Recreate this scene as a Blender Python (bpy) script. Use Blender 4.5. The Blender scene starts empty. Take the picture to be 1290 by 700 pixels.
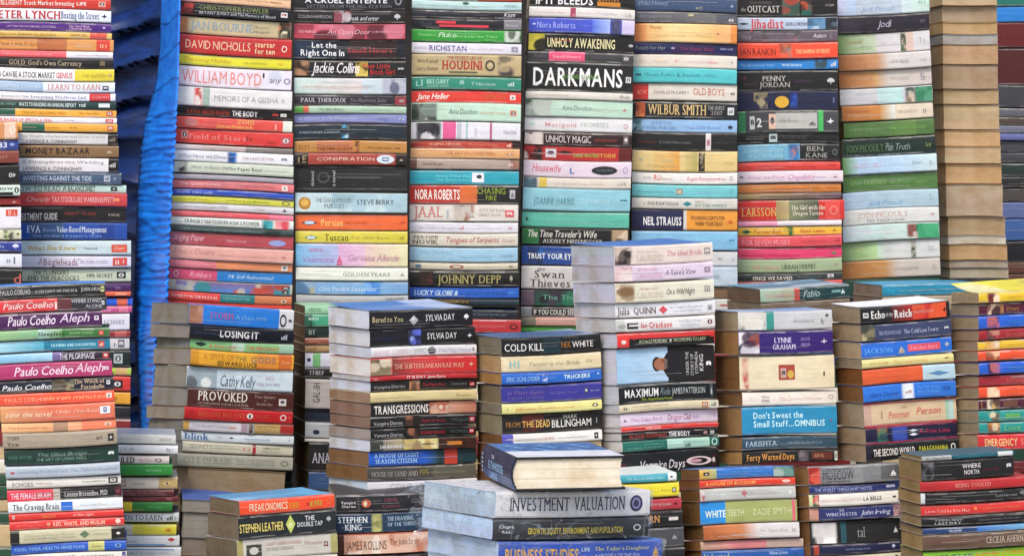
import bpy, math, random, zlib, re
from mathutils import Vector, Matrix

# ------------------------------------------------------------------ camera, sky, sun, exposure
W, H = 1290, 700                 # the photograph's own pixels, used to survey the place
F = 3675.0                       # focal length in those pixels
HORIZON = 250.0                  # pixel row of the horizon
CAM_Z = 0.69                     # camera height above the pavement
scene = bpy.context.scene
camd = bpy.data.cameras.new('camera')
camd.sensor_width = 36.0
camd.lens = F / W * 36.0
camd.shift_y = -(H / 2 - HORIZON) / W
camd.dof.use_dof = True
camd.dof.focus_distance = 4.4
camd.dof.aperture_fstop = 24.0
camd.clip_start, camd.clip_end = 0.05, 500.0
cam = bpy.data.objects.new('camera', camd)
cam.location = (0, 0, CAM_Z)
cam.rotation_euler = (math.radians(90), 0, 0)
scene.collection.objects.link(cam)
scene.camera = cam

SUN_EL, SUN_AZ = 48.0, 198.0     # azimuth: clockwise from +Y, the sun stands behind the camera
world = bpy.data.worlds.new('World')
scene.world = world
world.use_nodes = True
wn = world.node_tree
bg = wn.nodes['Background']
sky = wn.nodes.new('ShaderNodeTexSky')
sky.sky_type = 'NISHITA'
sky.sun_disc = False
sky.sun_elevation = math.radians(SUN_EL)
sky.sun_rotation = math.radians(SUN_AZ)
sky.dust_density = 3.0
wn.links.new(sky.outputs[0], bg.inputs['Color'])
bg.inputs['Strength'].default_value = 0.15
sund = bpy.data.lights.new('sun', 'SUN')
sund.energy = 1.5
sund.angle = math.radians(16)
sund.color = (1.0, 0.93, 0.84)
sun = bpy.data.objects.new('sun', sund)
az, el = math.radians(SUN_AZ), math.radians(SUN_EL)
sdir = Vector((math.sin(az) * math.cos(el), math.cos(az) * math.cos(el), math.sin(el)))
sun.rotation_euler = sdir.to_track_quat('Z', 'Y').to_euler()
sun.location = (0, 0, 6)
scene.collection.objects.link(sun)
vs = scene.view_settings
vs.view_transform = 'Standard'
vs.look = 'None'
vs.exposure = 0.5
vs.gamma = 1.0
vs.use_curve_mapping = False

# ------------------------------------------------------------------ small helpers
def lin(c):
    return c / 12.92 if c <= 0.04045 else ((c + 0.055) / 1.055) ** 2.4
def srgb(h):
    h = h.strip().lstrip('#')
    if len(h) == 3:
        h = ''.join(c + c for c in h)
    return tuple(int(h[i:i + 2], 16) / 255 for i in (0, 2, 4))
def col(h):
    return tuple(min(0.86, max(0.010, lin(c) ** 1.14)) for c in srgb(h))
def mix(a, b, t):
    return tuple(x + (y - x) * t for x, y in zip(a, b))

class MB:
    """collects faces with a colour per corner, builds one mesh"""
    def __init__(self):
        self.v, self.f, self.c, self.s = [], [], [], []
    def face(self, pts, cols, smooth=False):
        n = len(self.v)
        self.v.extend(pts)
        self.f.append(tuple(range(n, n + len(pts))))
        if isinstance(cols[0], (int, float)):
            cols = [cols] * len(pts)
        self.c.extend(cols)
        self.s.append(smooth)
    def raw(self, verts, faces, colour):
        n = len(self.v)
        self.v.extend(verts)
        for f in faces:
            self.f.append(tuple(i + n for i in f))
            self.c.extend([colour] * len(f))
            self.s.append(False)
    def box(self, x0, x1, y0, y1, z0, z1, c):
        p = [(x0, y0, z0), (x1, y0, z0), (x1, y1, z0), (x0, y1, z0), (x0, y0, z1), (x1, y0, z1), (x1, y1, z1), (x0, y1, z1)]
        self.raw(p, [(0, 3, 2, 1), (4, 5, 6, 7), (0, 1, 5, 4), (1, 2, 6, 5), (2, 3, 7, 6), (3, 0, 4, 7)], c)
    def build(self, name, mats, parent=None, matrix=None):
        me = bpy.data.meshes.new(name)
        v = self.v if matrix is None else [tuple(matrix @ Vector(p)) for p in self.v]
        me.from_pydata(v, [], self.f)
        a = me.color_attributes.new('Col', 'FLOAT_COLOR', 'CORNER')
        flat = []
        for c in self.c:
            flat.extend((c[0], c[1], c[2], 1.0))
        a.data.foreach_set('color', flat)
        me.polygons.foreach_set('use_smooth', self.s)
        for m in (mats if isinstance(mats, (list, tuple)) else [mats]):
            me.materials.append(m)
        o = bpy.data.objects.new(name, me)
        scene.collection.objects.link(o)
        if parent is not None:
            o.parent = parent
        return o
def tag(o, label=None, category=None, group=None, kind=None):
    for k, v in (('label', label), ('category', category), ('group', group), ('kind', kind)):
        if v:
            o[k] = v
    return o

# ------------------------------------------------------------------ materials
def new_mat(name):
    m = bpy.data.materials.new(name)
    m.use_nodes = True
    nt = m.node_tree
    return m, nt, nt.nodes['Principled BSDF'], nt.nodes.new, nt.links.new
def mapped_noise(N, L, scale, detail=3.0, rough=0.6, vec='Object', size=1.0):
    tc = N('ShaderNodeTexCoord'); mp = N('ShaderNodeMapping'); no = N('ShaderNodeTexNoise')
    mp.inputs['Scale'].default_value = scale
    L(tc.outputs[vec], mp.inputs['Vector']); L(mp.outputs[0], no.inputs['Vector'])
    no.inputs['Scale'].default_value = size; no.inputs['Detail'].default_value = detail; no.inputs['Roughness'].default_value = rough
    return no
def ramp(N, L, src, a, b, lo, hi):
    r = N('ShaderNodeMapRange')
    r.inputs['From Min'].default_value = a; r.inputs['From Max'].default_value = b
    r.inputs['To Min'].default_value = lo; r.inputs['To Max'].default_value = hi
    L(src, r.inputs['Value'])
    return r.outputs[0]
def mixrgb(N, L, mode, fac, a, b):
    m = N('ShaderNodeMix'); m.data_type = 'RGBA'; m.blend_type = mode
    if isinstance(fac, (int, float)): m.inputs[0].default_value = fac
    else: L(fac, m.inputs[0])
    for s, i in ((a, 6), (b, 7)):
        if isinstance(s, tuple): m.inputs[i].default_value = (*s, 1)
        else: L(s, m.inputs[i])
    return m.outputs[2]
def printed_cover():
    m, nt, p, N, L = new_mat('printed_cover')
    at = N('ShaderNodeVertexColor'); at.layer_name = 'Col'
    blot = mapped_noise(N, L, (40, 40, 90), 4, 0.65)
    hs = N('ShaderNodeHueSaturation'); hs.inputs['Saturation'].default_value = .98; L(at.outputs[0], hs.inputs['Color'])
    c = mixrgb(N, L, 'MULTIPLY', 1.0, hs.outputs[0], ramp(N, L, blot.outputs[0], 0.3, 0.7, 0.84, 1.04))
    # wear: pale scuffs running along the spine, thin and sparse
    scuff = mapped_noise(N, L, (60, 200, 1500), 5, 0.7)
    wear = ramp(N, L, scuff.outputs[0], 0.62, 0.76, 0.0, 0.26)
    c = mixrgb(N, L, 'MIX', wear, c, (0.55, 0.53, 0.5))
    fine = mapped_noise(N, L, (900, 900, 900), 2, 0.6)
    dust = ramp(N, L, fine.outputs[0], 0.45, 0.75, 0.0, 0.025)
    c = mixrgb(N, L, 'MIX', dust, c, (0.42, 0.40, 0.37))
    L(c, p.inputs['Base Color'])
    oi = N('ShaderNodeObjectInfo')      # every cover has its own finish, from laminated to matt
    rg = N('ShaderNodeMath'); rg.operation = 'ADD'
    L(ramp(N, L, blot.outputs[0], 0.3, 0.7, 0.0, 0.16), rg.inputs[0]); L(ramp(N, L, oi.outputs['Random'], 0, 1, 0.22, 0.58), rg.inputs[1])
    L(rg.outputs[0], p.inputs['Roughness'])
    p.inputs['Specular IOR Level'].default_value = 0.3
    b = N('ShaderNodeBump'); b.inputs['Strength'].default_value = 0.35; b.inputs['Distance'].default_value = 0.0012
    crease = mapped_noise(N, L, (14, 60, 420), 4, 0.6)
    L(crease.outputs[0], b.inputs['Height']); L(b.outputs[0], p.inputs['Normal'])
    return m
def paper_edges():
    m, nt, p, N, L = new_mat('paper_edges')
    at = N('ShaderNodeVertexColor'); at.layer_name = 'Col'
    leaves = mapped_noise(N, L, (7, 7, 1700), 3, 0.75); leaves.inputs['Distortion'].default_value = .6
    sheets = mapped_noise(N, L, (3, 3, 420), 2, 0.6)
    stain = mapped_noise(N, L, (30, 30, 40), 4, 0.6)
    c = mixrgb(N, L, 'MULTIPLY', 1.0, at.outputs[0], ramp(N, L, leaves.outputs[0], 0.3, 0.7, 0.84, 1.05))
    c = mixrgb(N, L, 'MULTIPLY', 1.0, c, ramp(N, L, sheets.outputs[0], 0.3, 0.7, 0.9, 1.04))
    c = mixrgb(N, L, 'MULTIPLY', ramp(N, L, stain.outputs[0], 0.42, 0.72, 0.0, 0.85), c, (0.76, 0.66, 0.50))
    L(c, p.inputs['Base Color'])
    p.inputs['Roughness'].default_value = 0.92
    p.inputs['Specular IOR Level'].default_value = 0.15
    b = N('ShaderNodeBump'); b.inputs['Strength'].default_value = 0.6; b.inputs['Distance'].default_value = 0.001
    L(leaves.outputs[0], b.inputs['Height']); L(b.outputs[0], p.inputs['Normal'])
    return m
COVER, PAPER = printed_cover(), paper_edges()
def simple(name, a, b, scale, rough, bump=0.3, dist=0.002, spec=0.4):
    m, nt, p, N, L = new_mat(name)
    no = mapped_noise(N, L, scale, 5, 0.62)
    L(mixrgb(N, L, 'MIX', ramp(N, L, no.outputs[0], 0.35, 0.65, 0, 1), a, b), p.inputs['Base Color'])
    p.inputs['Roughness'].default_value = rough
    p.inputs['Specular IOR Level'].default_value = spec
    bb = N('ShaderNodeBump'); bb.inputs['Strength'].default_value = bump; bb.inputs['Distance'].default_value = dist
    L(no.outputs[0], bb.inputs['Height']); L(bb.outputs[0], p.inputs['Normal'])
    return m

# ------------------------------------------------------------------ lettering
STY = {'s': 0.0, 'b': 0.018, 'r': -0.008, 'R': 0.006, 'i': -0.006, 'I': 0.008}
USED = {k: set('H') for k in STY}
GLYPH = {}
def load_glyphs():
    for chars in USED.values():
        chars.update(''.join(WORDS))
    objs = []
    for sty, chars in USED.items():
        for ch in sorted(chars):
            if ch == ' ':
                continue
            cu = bpy.data.curves.new('glyph', 'FONT')
            cu.body = ch
            cu.resolution_u = 2
            cu.offset = STY[sty]
            cu.dimensions = '2D'
            cu.fill_mode = 'FRONT'
            o = bpy.data.objects.new('glyph', cu)
            scene.collection.objects.link(o)
            objs.append((sty, ch, o, cu))
    dg = bpy.context.evaluated_depsgraph_get()
    dg.update()
    for sty, ch, o, cu in objs:
        me = o.evaluated_get(dg).to_mesh()
        v = [(p.co.x, p.co.y) for p in me.vertices]
        f = [tuple(p.vertices) for p in me.polygons]
        cnt = {}
        for q in f:
            for a, b in zip(q, q[1:] + q[:1]):
                k = (min(a, b), max(a, b)); cnt[k] = cnt.get(k, 0) + 1
        edges = [k for k, n in cnt.items() if n == 1]
        o.evaluated_get(dg).to_mesh_clear()
        GLYPH[sty, ch] = (v, f, edges)
    for sty, ch, o, cu in objs:
        bpy.data.objects.remove(o)
        bpy.data.curves.remove(cu)
    for sty in STY:
        v, f, e = GLYPH[sty, 'H']
        cap = max(p[1] for p in v)
        for ch in USED[sty]:
            if ch == ' ':
                continue
            gv, gf, ge = GLYPH[sty, ch]
            x0 = min(p[0] for p in gv)
            gv = [((p[0] - x0) / cap, p[1] / cap) for p in gv]
            wd = max(p[0] for p in gv)
            parts = [(gv, gf)]
            if sty in 'rR' and ch.isalpha():
                wv = 0.07 if sty == 'r' else 0.09
                parts.append(([(p[0] + wv, p[1]) for p in gv], gf))
                wd += wv
                ext = 0.10
                done = []
                for a, b in ge:
                    (xa, ya), (xb, yb) = gv[a], gv[b]
                    if abs(ya - yb) > 0.012 or not 0.06 < abs(xa - xb) < 0.30:
                        continue
                    lo, hi = min(xa, xb) - ext, max(xa, xb) + wv + ext
                    if abs(ya) < 0.03:
                        z0, z1 = -0.005, 0.055
                    elif abs(ya - 1) < 0.05:
                        z0, z1 = 0.945, 1.005
                    elif 0.66 < ya < 0.82 and ch.islower():
                        z0, z1 = ya - 0.05, ya + 0.005
                    else:
                        continue
                    if any(abs(z0 - d[0]) < 0.02 and lo < d[2] and hi > d[1] for d in done):
                        continue
                    done.append((z0, lo, hi))
                    parts.append(([(lo, z0), (hi, z0), (hi, z1), (lo, z1)], [(0, 1, 2, 3)]))
            GLYPH[sty, ch] = (parts, wd)
def text_pieces(sty, s):
    """((verts, faces), ...) with cap height 1, and the width of the line"""
    x, out = 0.0, []
    sp = 0.15 if sty in 'sb' else 0.17 if sty in 'rR' else 0.09
    for ch in s:
        if ch == ' ':
            x += 0.34
            continue
        parts, wd = GLYPH[sty, ch]
        for k, (v, f) in enumerate(parts):
            sh = 0.28 if sty in 'iI' else 0.0
            out.append(([(p[0] + x + p[1] * sh, p[1]) for p in v], f, k))
        x += wd + sp
    return out, max(0.01, x - sp)
DASH = [[(0, .22, 0, 1)], [(0, .2, 0, 1), (.2, .5, 0, .16), (.2, .5, .84, 1), (.5, .68, 0, 1)], [(0, .2, 0, 1), (.2, .5, .42, .58), (.5, .68, 0, 1)],
        [(0, .2, 0, 1), (.2, .6, 0, .16), (.2, .55, .43, .57), (.2, .6, .84, 1)], [(.22, .42, 0, .84), (0, .64, .84, 1)], [(0, .2, 0, 1), (.2, .6, 0, .18)],
        [(0, .2, .3, 1), (.2, .5, .45, .6), (.45, .65, 0, .6), (.2, .6, .85, 1), (0, .5, 0, .15)]]

# ------------------------------------------------------------------ one book, in its own metres
# x runs along the spine, y goes into the stack, z up; the spine stands at y = 0
WORDS = '''THE RIVER HOUSE;A NOVEL;SUMMER STORIES;NIGHT TRAIN;THE LAST LETTER;HER SECRET;OLD FRIENDS;ISLAND SONG;THE GARDEN;LOST AND FOUND;BITTER SWEET;WINTER MOON;THE COLLECTOR;PROMISES;HOME AGAIN;DARK WATER;A LONG WAY;SILENT HILL;THE MERCHANT;GOLDEN YEARS;STILL WATERS;THE WITNESS;SECOND CHANCE;BROKEN ROAD;CITY OF RAIN;THE INHERITANCE;NORTH;ECHOES;STORM;TRUTH;FATHERS AND DAUGHTERS;A HISTORY OF THE SEA;LETTERS FROM THE HILL STATION;LIFE;THE ART OF LIVING WELL;The Quiet Coast;Small Hours;After the Flood;Under One Roof;The Paper Boat;Every Other Day;An Open Door;Marigold;The Salt Road;Further East;What She Knew;The Long Holiday;Nine Lives;Tamarind;The Tailor's Daughter;A Winter in the Mountains;Roots;Harbour;The Orchard Keeper's Wife;Monsoon;Two Sisters;The Clay Bird;Ashes;A Fine Line;The Glass Bridge;Sleepless;Field of Stars;The Third Wish;In Plain Sight;Between the Tides;A Stranger at the Wedding;Cold Harvest;The Borrowed Year;Lanterns;Wild Honey;The Map Maker;One Last Summer by the Lake;Everything We Never Said;Ember;Dust;Vow;The Weight of a Feather and Other Stories'''.split(';')
WORN = {}
def blobs(rng, pal, x0, x1, z0, z1):
    """a blurred picture: soft overlapping patches of a few colours"""
    w, h = x1 - x0, z1 - z0
    sp = []
    for _ in range(16):
        sz = rng.uniform(.09, .42) * min(w, h * 1.6)
        sp.append((rng.uniform(x0, x1), rng.uniform(z0, z1), sz * rng.uniform(.6, 1.8), sz * rng.uniform(.6, 1.6), rng.choice(pal), rng.uniform(.6, 1)))
    bg0, bg1 = pal[0], pal[-1]
    def f(x, z):
        c = mix(bg0, bg1, (z - z0) / h * .5)
        for (cx, cz, sx, sz, cc, k) in sp:
            d = ((x - cx) / sx) ** 2 + ((z - cz) / sz) ** 2
            if d < 1.6:
                c = mix(c, cc, k * min(1, (1.6 - d) * 2.6))
        return c
    return f
def logo(mb, rng, x0, x1, zb, zt, yy, cc):
    """a publisher's small device, one of several outlines"""
    w, h = x1 - x0, zt - zb
    P = lambda u, v: (x0 + w * u, yy, zb + h * v)
    inv = (.06, .06, .07) if sum(cc) > 1.0 else (.75, .73, .7)
    k = rng.randint(0, 5)
    def shape(pts, c, up=0):
        mb.face([(q[0], q[1] - up, q[2]) for q in pts], c)
    if k == 0:      # bird
        shape([P(.0, .45), P(.3, .35), P(.55, .1), P(.62, .36), P(1, .5), P(.66, .62), P(.5, .98), P(.42, .6)], cc)
    elif k == 1:    # oval with a figure
        pts = [P(.5 + .5 * math.cos(i * .3927), .5 + .5 * math.sin(i * .3927)) for i in range(16)]
        shape(pts, cc)
        shape([P(.38, .15), P(.62, .15), P(.68, .5), P(.55, .85), P(.42, .8), P(.34, .5)], inv, .00003)
    elif k == 2:    # open book
        shape([P(0, .15), P(.47, .3), P(.47, .95), P(0, .8)], cc); shape([P(.53, .3), P(1, .15), P(1, .8), P(.53, .95)], cc)
    elif k == 3:    # fan of bars
        for i in range(4):
            shape([P(i * .26, 0), P(i * .26 + .16, 0), P(i * .26 + .16, .5 + .16 * i), P(i * .26, .5 + .16 * i)], cc)
    elif k == 4:    # sail
        shape([P(.1, .2), P(.55, .2), P(.55, 1)], cc); shape([P(.62, .2), P(.95, .2), P(.62, .75)], cc); shape([P(0, .0), P(1, .0), P(.85, .13), P(.12, .13)], cc)
    else:           # tree
        shape([P(.44, 0), P(.56, 0), P(.56, .3), P(.44, .3)], cc); shape([P(.1, .3), P(.9, .3), P(.98, .6), P(.7, .95), P(.35, 1), P(.03, .65)], cc)
def spine_print(mb, rng, L, T, y, base, segs, texts, b):
    """pictures, panels and lettering printed on the spine (all in the cover's own mesh)"""
    X = lambda p: -L / 2 + L * p / 100.0
    Z = lambda p: T * (1 - p / 100.0)
    for a, e, c in segs:
        if c[0] != '@':
            continue
        pal = [col(q) for q in c[1:].split(',')]
        x0, x1 = X(max(a, 0.3)), X(min(e, 99.7))
        z0, z1 = T * 0.05, T * 0.95
        nx = max(4, int((x1 - x0) / 0.0021)); nz = max(4, int((z1 - z0) / 0.0021))
        art = blobs(rng, pal, x0, x1, z0, z1)
        cb = col(base)
        soft = rng.random() < .7
        g = []
        for i in range(nx + 1):
            row = []
            for j in range(nz + 1):
                c0 = art(x0 + (x1 - x0) * i / nx, z0 + (z1 - z0) * j / nz)
                if soft and ((i == 0 and a > 1) or (i == nx and e < 99)):
                    c0 = mix(c0, cb, .75)
                elif soft and ((i == 1 and a > 1) or (i == nx - 1 and e < 99)):
                    c0 = mix(c0, cb, .35)
                row.append(c0)
            g.append(row)
        for i in range(nx):
            for j in range(nz):
                xa, xb = x0 + (x1 - x0) * i / nx, x0 + (x1 - x0) * (i + 1) / nx
                za, zb = z0 + (z1 - z0) * j / nz, z0 + (z1 - z0) * (j + 1) / nz
                mb.face([(xa, y - .00012, za), (xb, y - .00012, za), (xb, y - .00012, zb), (xa, y - .00012, zb)],
                        [g[i][j], g[i + 1][j], g[i + 1][j + 1], g[i][j + 1]])
    # cracks where the spine has been opened
    if T > .015 and rng.random() < .6:
        for q in range(rng.randint(1, 3)):
            zc = T * rng.uniform(.2, .8); xa = rng.uniform(-.5, -.1) * L; xb = xa + rng.uniform(.25, .6) * L
            xb = min(xb, L * .49); hh = rng.uniform(.00015, .00035)
            n = 8
            zz = [zc + rng.uniform(-.0003, .0003) for _ in range(n + 1)]
            cc = mix(col(base), (.62, .6, .57), rng.uniform(.3, .6))
            for i in range(n):
                xi, xj = xa + (xb - xa) * i / n, xa + (xb - xa) * (i + 1) / n
                mb.face([(xi, y - .00034, zz[i] - hh), (xj, y - .00034, zz[i + 1] - hh), (xj, y - .00034, zz[i + 1] + hh), (xi, y - .00034, zz[i] + hh)], cc)
    k = 0
    for (a, e, t0, t1, sty, c, s) in texts:
        x0, x1, zt, zb = X(a), X(e), Z(t0), Z(t1)
        k += 1
        yy = y - 0.00016 - 0.00004 * k
        h = zt - zb
        cc = col(c)
        if sty == 'z' and h > .0026 and x1 - x0 > h * 2.5:
            # print too small to read in the photograph, set as plain words
            n = (x1 - x0) / (h * .8)
            best = sorted(WORDS, key=lambda w_: abs(len(w_) - n) + 5 * WORN.get(w_, 0) + rng.random())
            s = best[0]
            WORN[s] = WORN.get(s, 0) + 1
            sty = rng.choice('srbRii' if s[1:2].islower() else 'srbRs')
            if abs(len(s) - n) > n * .5:
                x1 = x0 + (x1 - x0) * .6
        if sty == 'q':
            mb.face([(x0, yy, zb), (x1, yy, zb), (x1, yy, zt), (x0, yy, zt)], cc)
            if e - a < 9 and h > .004:
                logo(mb, rng, x0 + (x1 - x0) * .18, x1 - (x1 - x0) * .18, zb + h * .2, zt - h * .2, yy - .00003, (.06, .06, .07) if sum(cc) > 1 else (.7, .68, .65))
        elif sty == 'd' and e - a < 9 or (sty == 'o' and e - a < 8 and e > 80):
            logo(mb, rng, x0, x1, zb, zt, yy, cc)
        elif sty == 'd':
            mb.face([((x0 + x1) / 2, yy, zb), (x1, yy, (zt + zb) / 2), ((x0 + x1) / 2, yy, zt), (x0, yy, (zt + zb) / 2)], cc)
        elif sty == 'T':      # shoulders: narrow at the neck, widening to the other end
            zm = (zt + zb) / 2
            mb.face([(x0, yy, zm - h * .16), (x0 + (x1 - x0) * .25, yy, zm - h * .36), (x1, yy, zb), (x1, yy, zt), (x0 + (x1 - x0) * .25, yy, zm + h * .34), (x0, yy, zm + h * .16)], cc)
        elif sty in 'oO':
            n = 20
            pts = [((x0 + x1) / 2 + (x1 - x0) / 2 * math.cos(2 * math.pi * i / n), yy, (zt + zb) / 2 + h / 2 * math.sin(2 * math.pi * i / n)) for i in range(n)]
            if sty == 'o':
                mb.face(pts, cc)
            else:
                inn = [((x0 + x1) / 2 + (p[0] - (x0 + x1) / 2) * .68, yy, (zt + zb) / 2 + (p[2] - (zt + zb) / 2) * .68) for p in pts]
                for i in range(n):
                    q = (i + 1) % n
                    mb.face([pts[i], pts[q], inn[q], inn[i]], cc)
        elif sty == 'z':
            x = x0
            while x < x1 - h * .3:
                if rng.random() < .16:
                    x += h * .5
                sh = rng.choice(DASH)
                hh = 1.0 if rng.random() < .3 else .78
                for (p, q, r, u) in sh:
                    if x + q * h <= x1:
                        mb.face([(x + p * h, yy, zb + r * h * hh), (x + q * h, yy, zb + r * h * hh), (x + q * h, yy, zb + u * h * hh), (x + p * h, yy, zb + u * h * hh)], cc)
                x += (max(q for _, q, _, _ in sh) + .22) * h
        elif sty == 'v':      # lettering that reads up the stack: one letter column per word
            pieces, wd = text_pieces('s', s)
            kx = h / wd
            for v, f, n in pieces:
                mb.raw([(x1 - p[1] * (x1 - x0), yy, zb + p[0] * kx) for p in v], [tuple(reversed(q)) for q in f], cc)
        else:
            pieces, wd = text_pieces(sty, s)
            kx = (x1 - x0) / wd
            if kx > h * 1.7:
                kx = h * 1.7
            for v, f, n in pieces:
                mb.raw([(x0 + p[0] * kx, yy - .00001 * n, zb + p[1] * h) for p in v], f, cc)

def fill_book(cov, pag, rng, L, D, T, base, segs, texts, top, pg, turned=False, lift=0.0, bow=0.0):
    t = min(0.0007, T * 0.09)
    T -= 0 if turned else rng.choice((0, 0, .0002, .0006))
    r = min(0.0030, T * 0.24)
    b = min(0.0004, T * 0.03)
    cb = col(base)
    ct = col(top) if top else mix(cb, (.5, .5, .5), 0.08)
    # profile of the folded card cover, (y, z, is_spine)
    outer = [(D, 0), (r, 0), (r * .3, r * .3), (0, r), (-b, T * .5), (0, T - r), (r * .3, T - r * .3), (r, T), (D, T)]
    inner = [(D, T - t), (r + t * .3, T - t), (t, T - r), (t, r), (r + t * .3, t), (D, t)]
    prof = outer + inner
    st = {12.5 * k for k in range(9)}
    for a, e, c in segs:
        if c[0] != '@':
            st.add(float(a)); st.add(float(e))
    st = sorted(st)
    def colour(x, xm):
        for a, e, c in segs:
            if c[0] != '@' and a <= xm <= e:
                if '>' in c:
                    p, q = c.split('>')
                    return mix(col(p), col(q), (x - a) / max(1e-6, e - a))
                return col(c)
        return cb
    n = len(prof)
    worn = rng.choice((.15, .4, .7))
    my = (lambda y: D - y) if turned else (lambda y: y)
    for x0, x1 in zip(st, st[1:]):
        xa, xb = -L / 2 + L * x0 / 100, -L / 2 + L * x1 / 100
        xm = (x0 + x1) / 2
        ca, cbb = colour(x0, xm), colour(x1, xm)
        for i in range(n):
            (ya, za), (yb, zb) = prof[i], prof[(i + 1) % n]
            if 1 <= i <= 6:
                fa, fb = ca, cbb
            elif i in (0, 7):
                fa = fb = (ct if i == 7 else cb)
            else:
                fa = fb = tuple(x * .92 for x in col(pg)) if turned else (.7, .68, .64)
            q = [(xa, my(ya), za), (xb, my(ya), za), (xb, my(yb), zb), (xa, my(yb), zb)]
            cs = [fa, fb, fb, fa]
            if i in (1, 2, 5, 6):      # rubbed edges of the spine
                k = [worn * rng.random() ** 2 for _ in range(4)]
                cs = [mix(c_, (.6, .58, .55), k_) for c_, k_ in zip(cs, k)]
            if not turned:
                q.reverse(); cs.reverse()
            cov.face(q, cs, smooth=(2 <= i <= 5))
    for x, fl in ((-L / 2, False), (L / 2, True)):
        q = [(x, my(p[0]), p[1]) for p in prof]
        # the two ends of the folded card: three strips instead of one concave ring
        for idx in ((0, 1, 13, 14), (1, 2, 3, 12, 13), (3, 4, 5, 11, 12), (5, 6, 7, 10, 11), (7, 8, 9, 10)):
            pts = [q[i] for i in idx]
            if fl != turned:
                pts.reverse()
            cov.face(pts, mix(cb, tuple(x * .8 for x in col(pg)), .75))
    if not turned:
        spine_print(cov, rng, L, T, -b, base, segs, texts, b)
    if lift:
        # the front cover has curled up off the leaves towards its free edge
        ny = 10
        up = [(r + (D - r) * j / ny, T + .0002 + lift * (j / ny) ** 1.8) for j in range(ny + 1)]
        nx = 16
        topart = blobs(rng, [ct, ct, mix(ct, (.8, .85, .9), .5), mix(ct, (.02, .05, .12), .1 if min(ct) > .5 else .45), ct], -L / 2, L / 2, 0, D)
        for i in range(nx):
            xa, xb = -L / 2 + L * i / nx, -L / 2 + L * (i + 1) / nx
            for j in range(ny):
                (ya, za), (yb, zb) = up[j], up[j + 1]
                ka, kb = .8 + .2 * i / nx, .8 + .2 * (i + 1) / nx
                h = lambda z, q: T + .0002 + (z - T - .0002) * q
                c = [topart(xq, yq) for xq, yq in ((xa, ya), (xb, ya), (xb, yb), (xa, yb))]
                cov.face([(xa, ya, h(za, ka)), (xb, ya, h(za, kb)), (xb, yb, h(zb, kb)), (xa, yb, h(zb, ka))], c, True)
                cov.face([(xa, yb, h(zb, ka) - t * .6), (xb, yb, h(zb, kb) - t * .6), (xb, ya, h(za, kb) - t * .6), (xa, ya, h(za, ka) - t * .6)], (.75, .73, .7), True)
    # the block of leaves: a few signatures, none quite flush with the next
    cp = col(pg)
    if turned:
        cp = mix(cp, (.50, .46, .41), .3)
    k = max(1, min(3, int(T / 0.011)))
    tone = rng.uniform(.84, 1.08)
    warm = rng.uniform(-.05, .05)
    cp = (cp[0] * tone * (1 + warm), cp[1] * tone, cp[2] * tone * (1 - warm * 1.6))
    zs = [t + 0.00005 + (T - 2 * t - 0.0001) * i / k for i in range(k + 1)]
    ye = D - 0.0012
    for i in range(k):
        e1, e2, e3 = (rng.uniform(0.0003, 0.0008) for _ in range(3))
        ya, yb = t + .0004, ye - e3
        if turned:
            ya, yb = D - yb, D - ya
        c = mix(cp, tuple(x * rng.uniform(.95, 1.03) for x in cp), .8)
        for q in range(6):
            xa, xb = -L / 2 + e1, L / 2 - e2
            pag.box(xa + (xb - xa) * q / 6, xa + (xb - xa) * (q + 1) / 6, ya, yb, zs[i], zs[i + 1], c)
    # the whole book bows a little over its length
    for m in (cov, pag):
        m.v = [(x, y, z + bow * (4 * x * x / (L * L) - .4)) for x, y, z in m.v]

# ------------------------------------------------------------------ reading the stacks
NAMES = [('black', '1a1a1c'), ('black', '303034'), ('charcoal', '46474b'), ('grey', '7c7d80'), ('pale grey', 'b4b6b8'), ('white', 'eeeeee'), ('white', 'dedee0'), ('cream', 'e8dfc2'),
         ('tan', 'c4a57c'), ('tan', 'b0976c'), ('brown', '7b5138'), ('maroon', '6b2a30'), ('red', 'd03030'), ('red', 'e04545'), ('pale red', 'd97b70'), ('pink', 'e79cae'), ('pink', 'd8628c'), ('peach', 'eeb890'),
         ('orange', 'f0762c'), ('orange', 'f05a30'), ('amber', 'e8a83a'), ('yellow', 'ecd84a'), ('yellow', 'e8e040'), ('lime', '9fd040'), ('green', '4ca850'), ('green', '5f9a50'), ('dark green', '1f4a3c'), ('mint', 'bfe3cf'),
         ('aqua', '6fd0d0'), ('teal', '2b8f96'), ('sky blue', '9ccbe8'), ('blue', '2b66d0'), ('bright blue', '1c8cf0'), ('navy', '232c50'), ('slate blue', '4a5a80'), ('purple', '5a2a80'), ('lavender', 'c3b5e0'), ('plum', '5a3550')]
def colour_name(h):
    c = srgb(h)
    return min(NAMES, key=lambda n: sum(w * (a - b) ** 2 for w, a, b in zip((2, 4, 3), c, srgb(n[1]))))[0]
def poly(pts, y):
    if isinstance(pts, (int, float)):
        return pts
    if y <= pts[0][0]:
        return pts[0][1]
    for (a, p), (b, q) in zip(pts, pts[1:]):
        if y <= b:
            return p + (q - p) * (y - a) / (b - a)
    return pts[-1][1]
BOOKS = []
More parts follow.
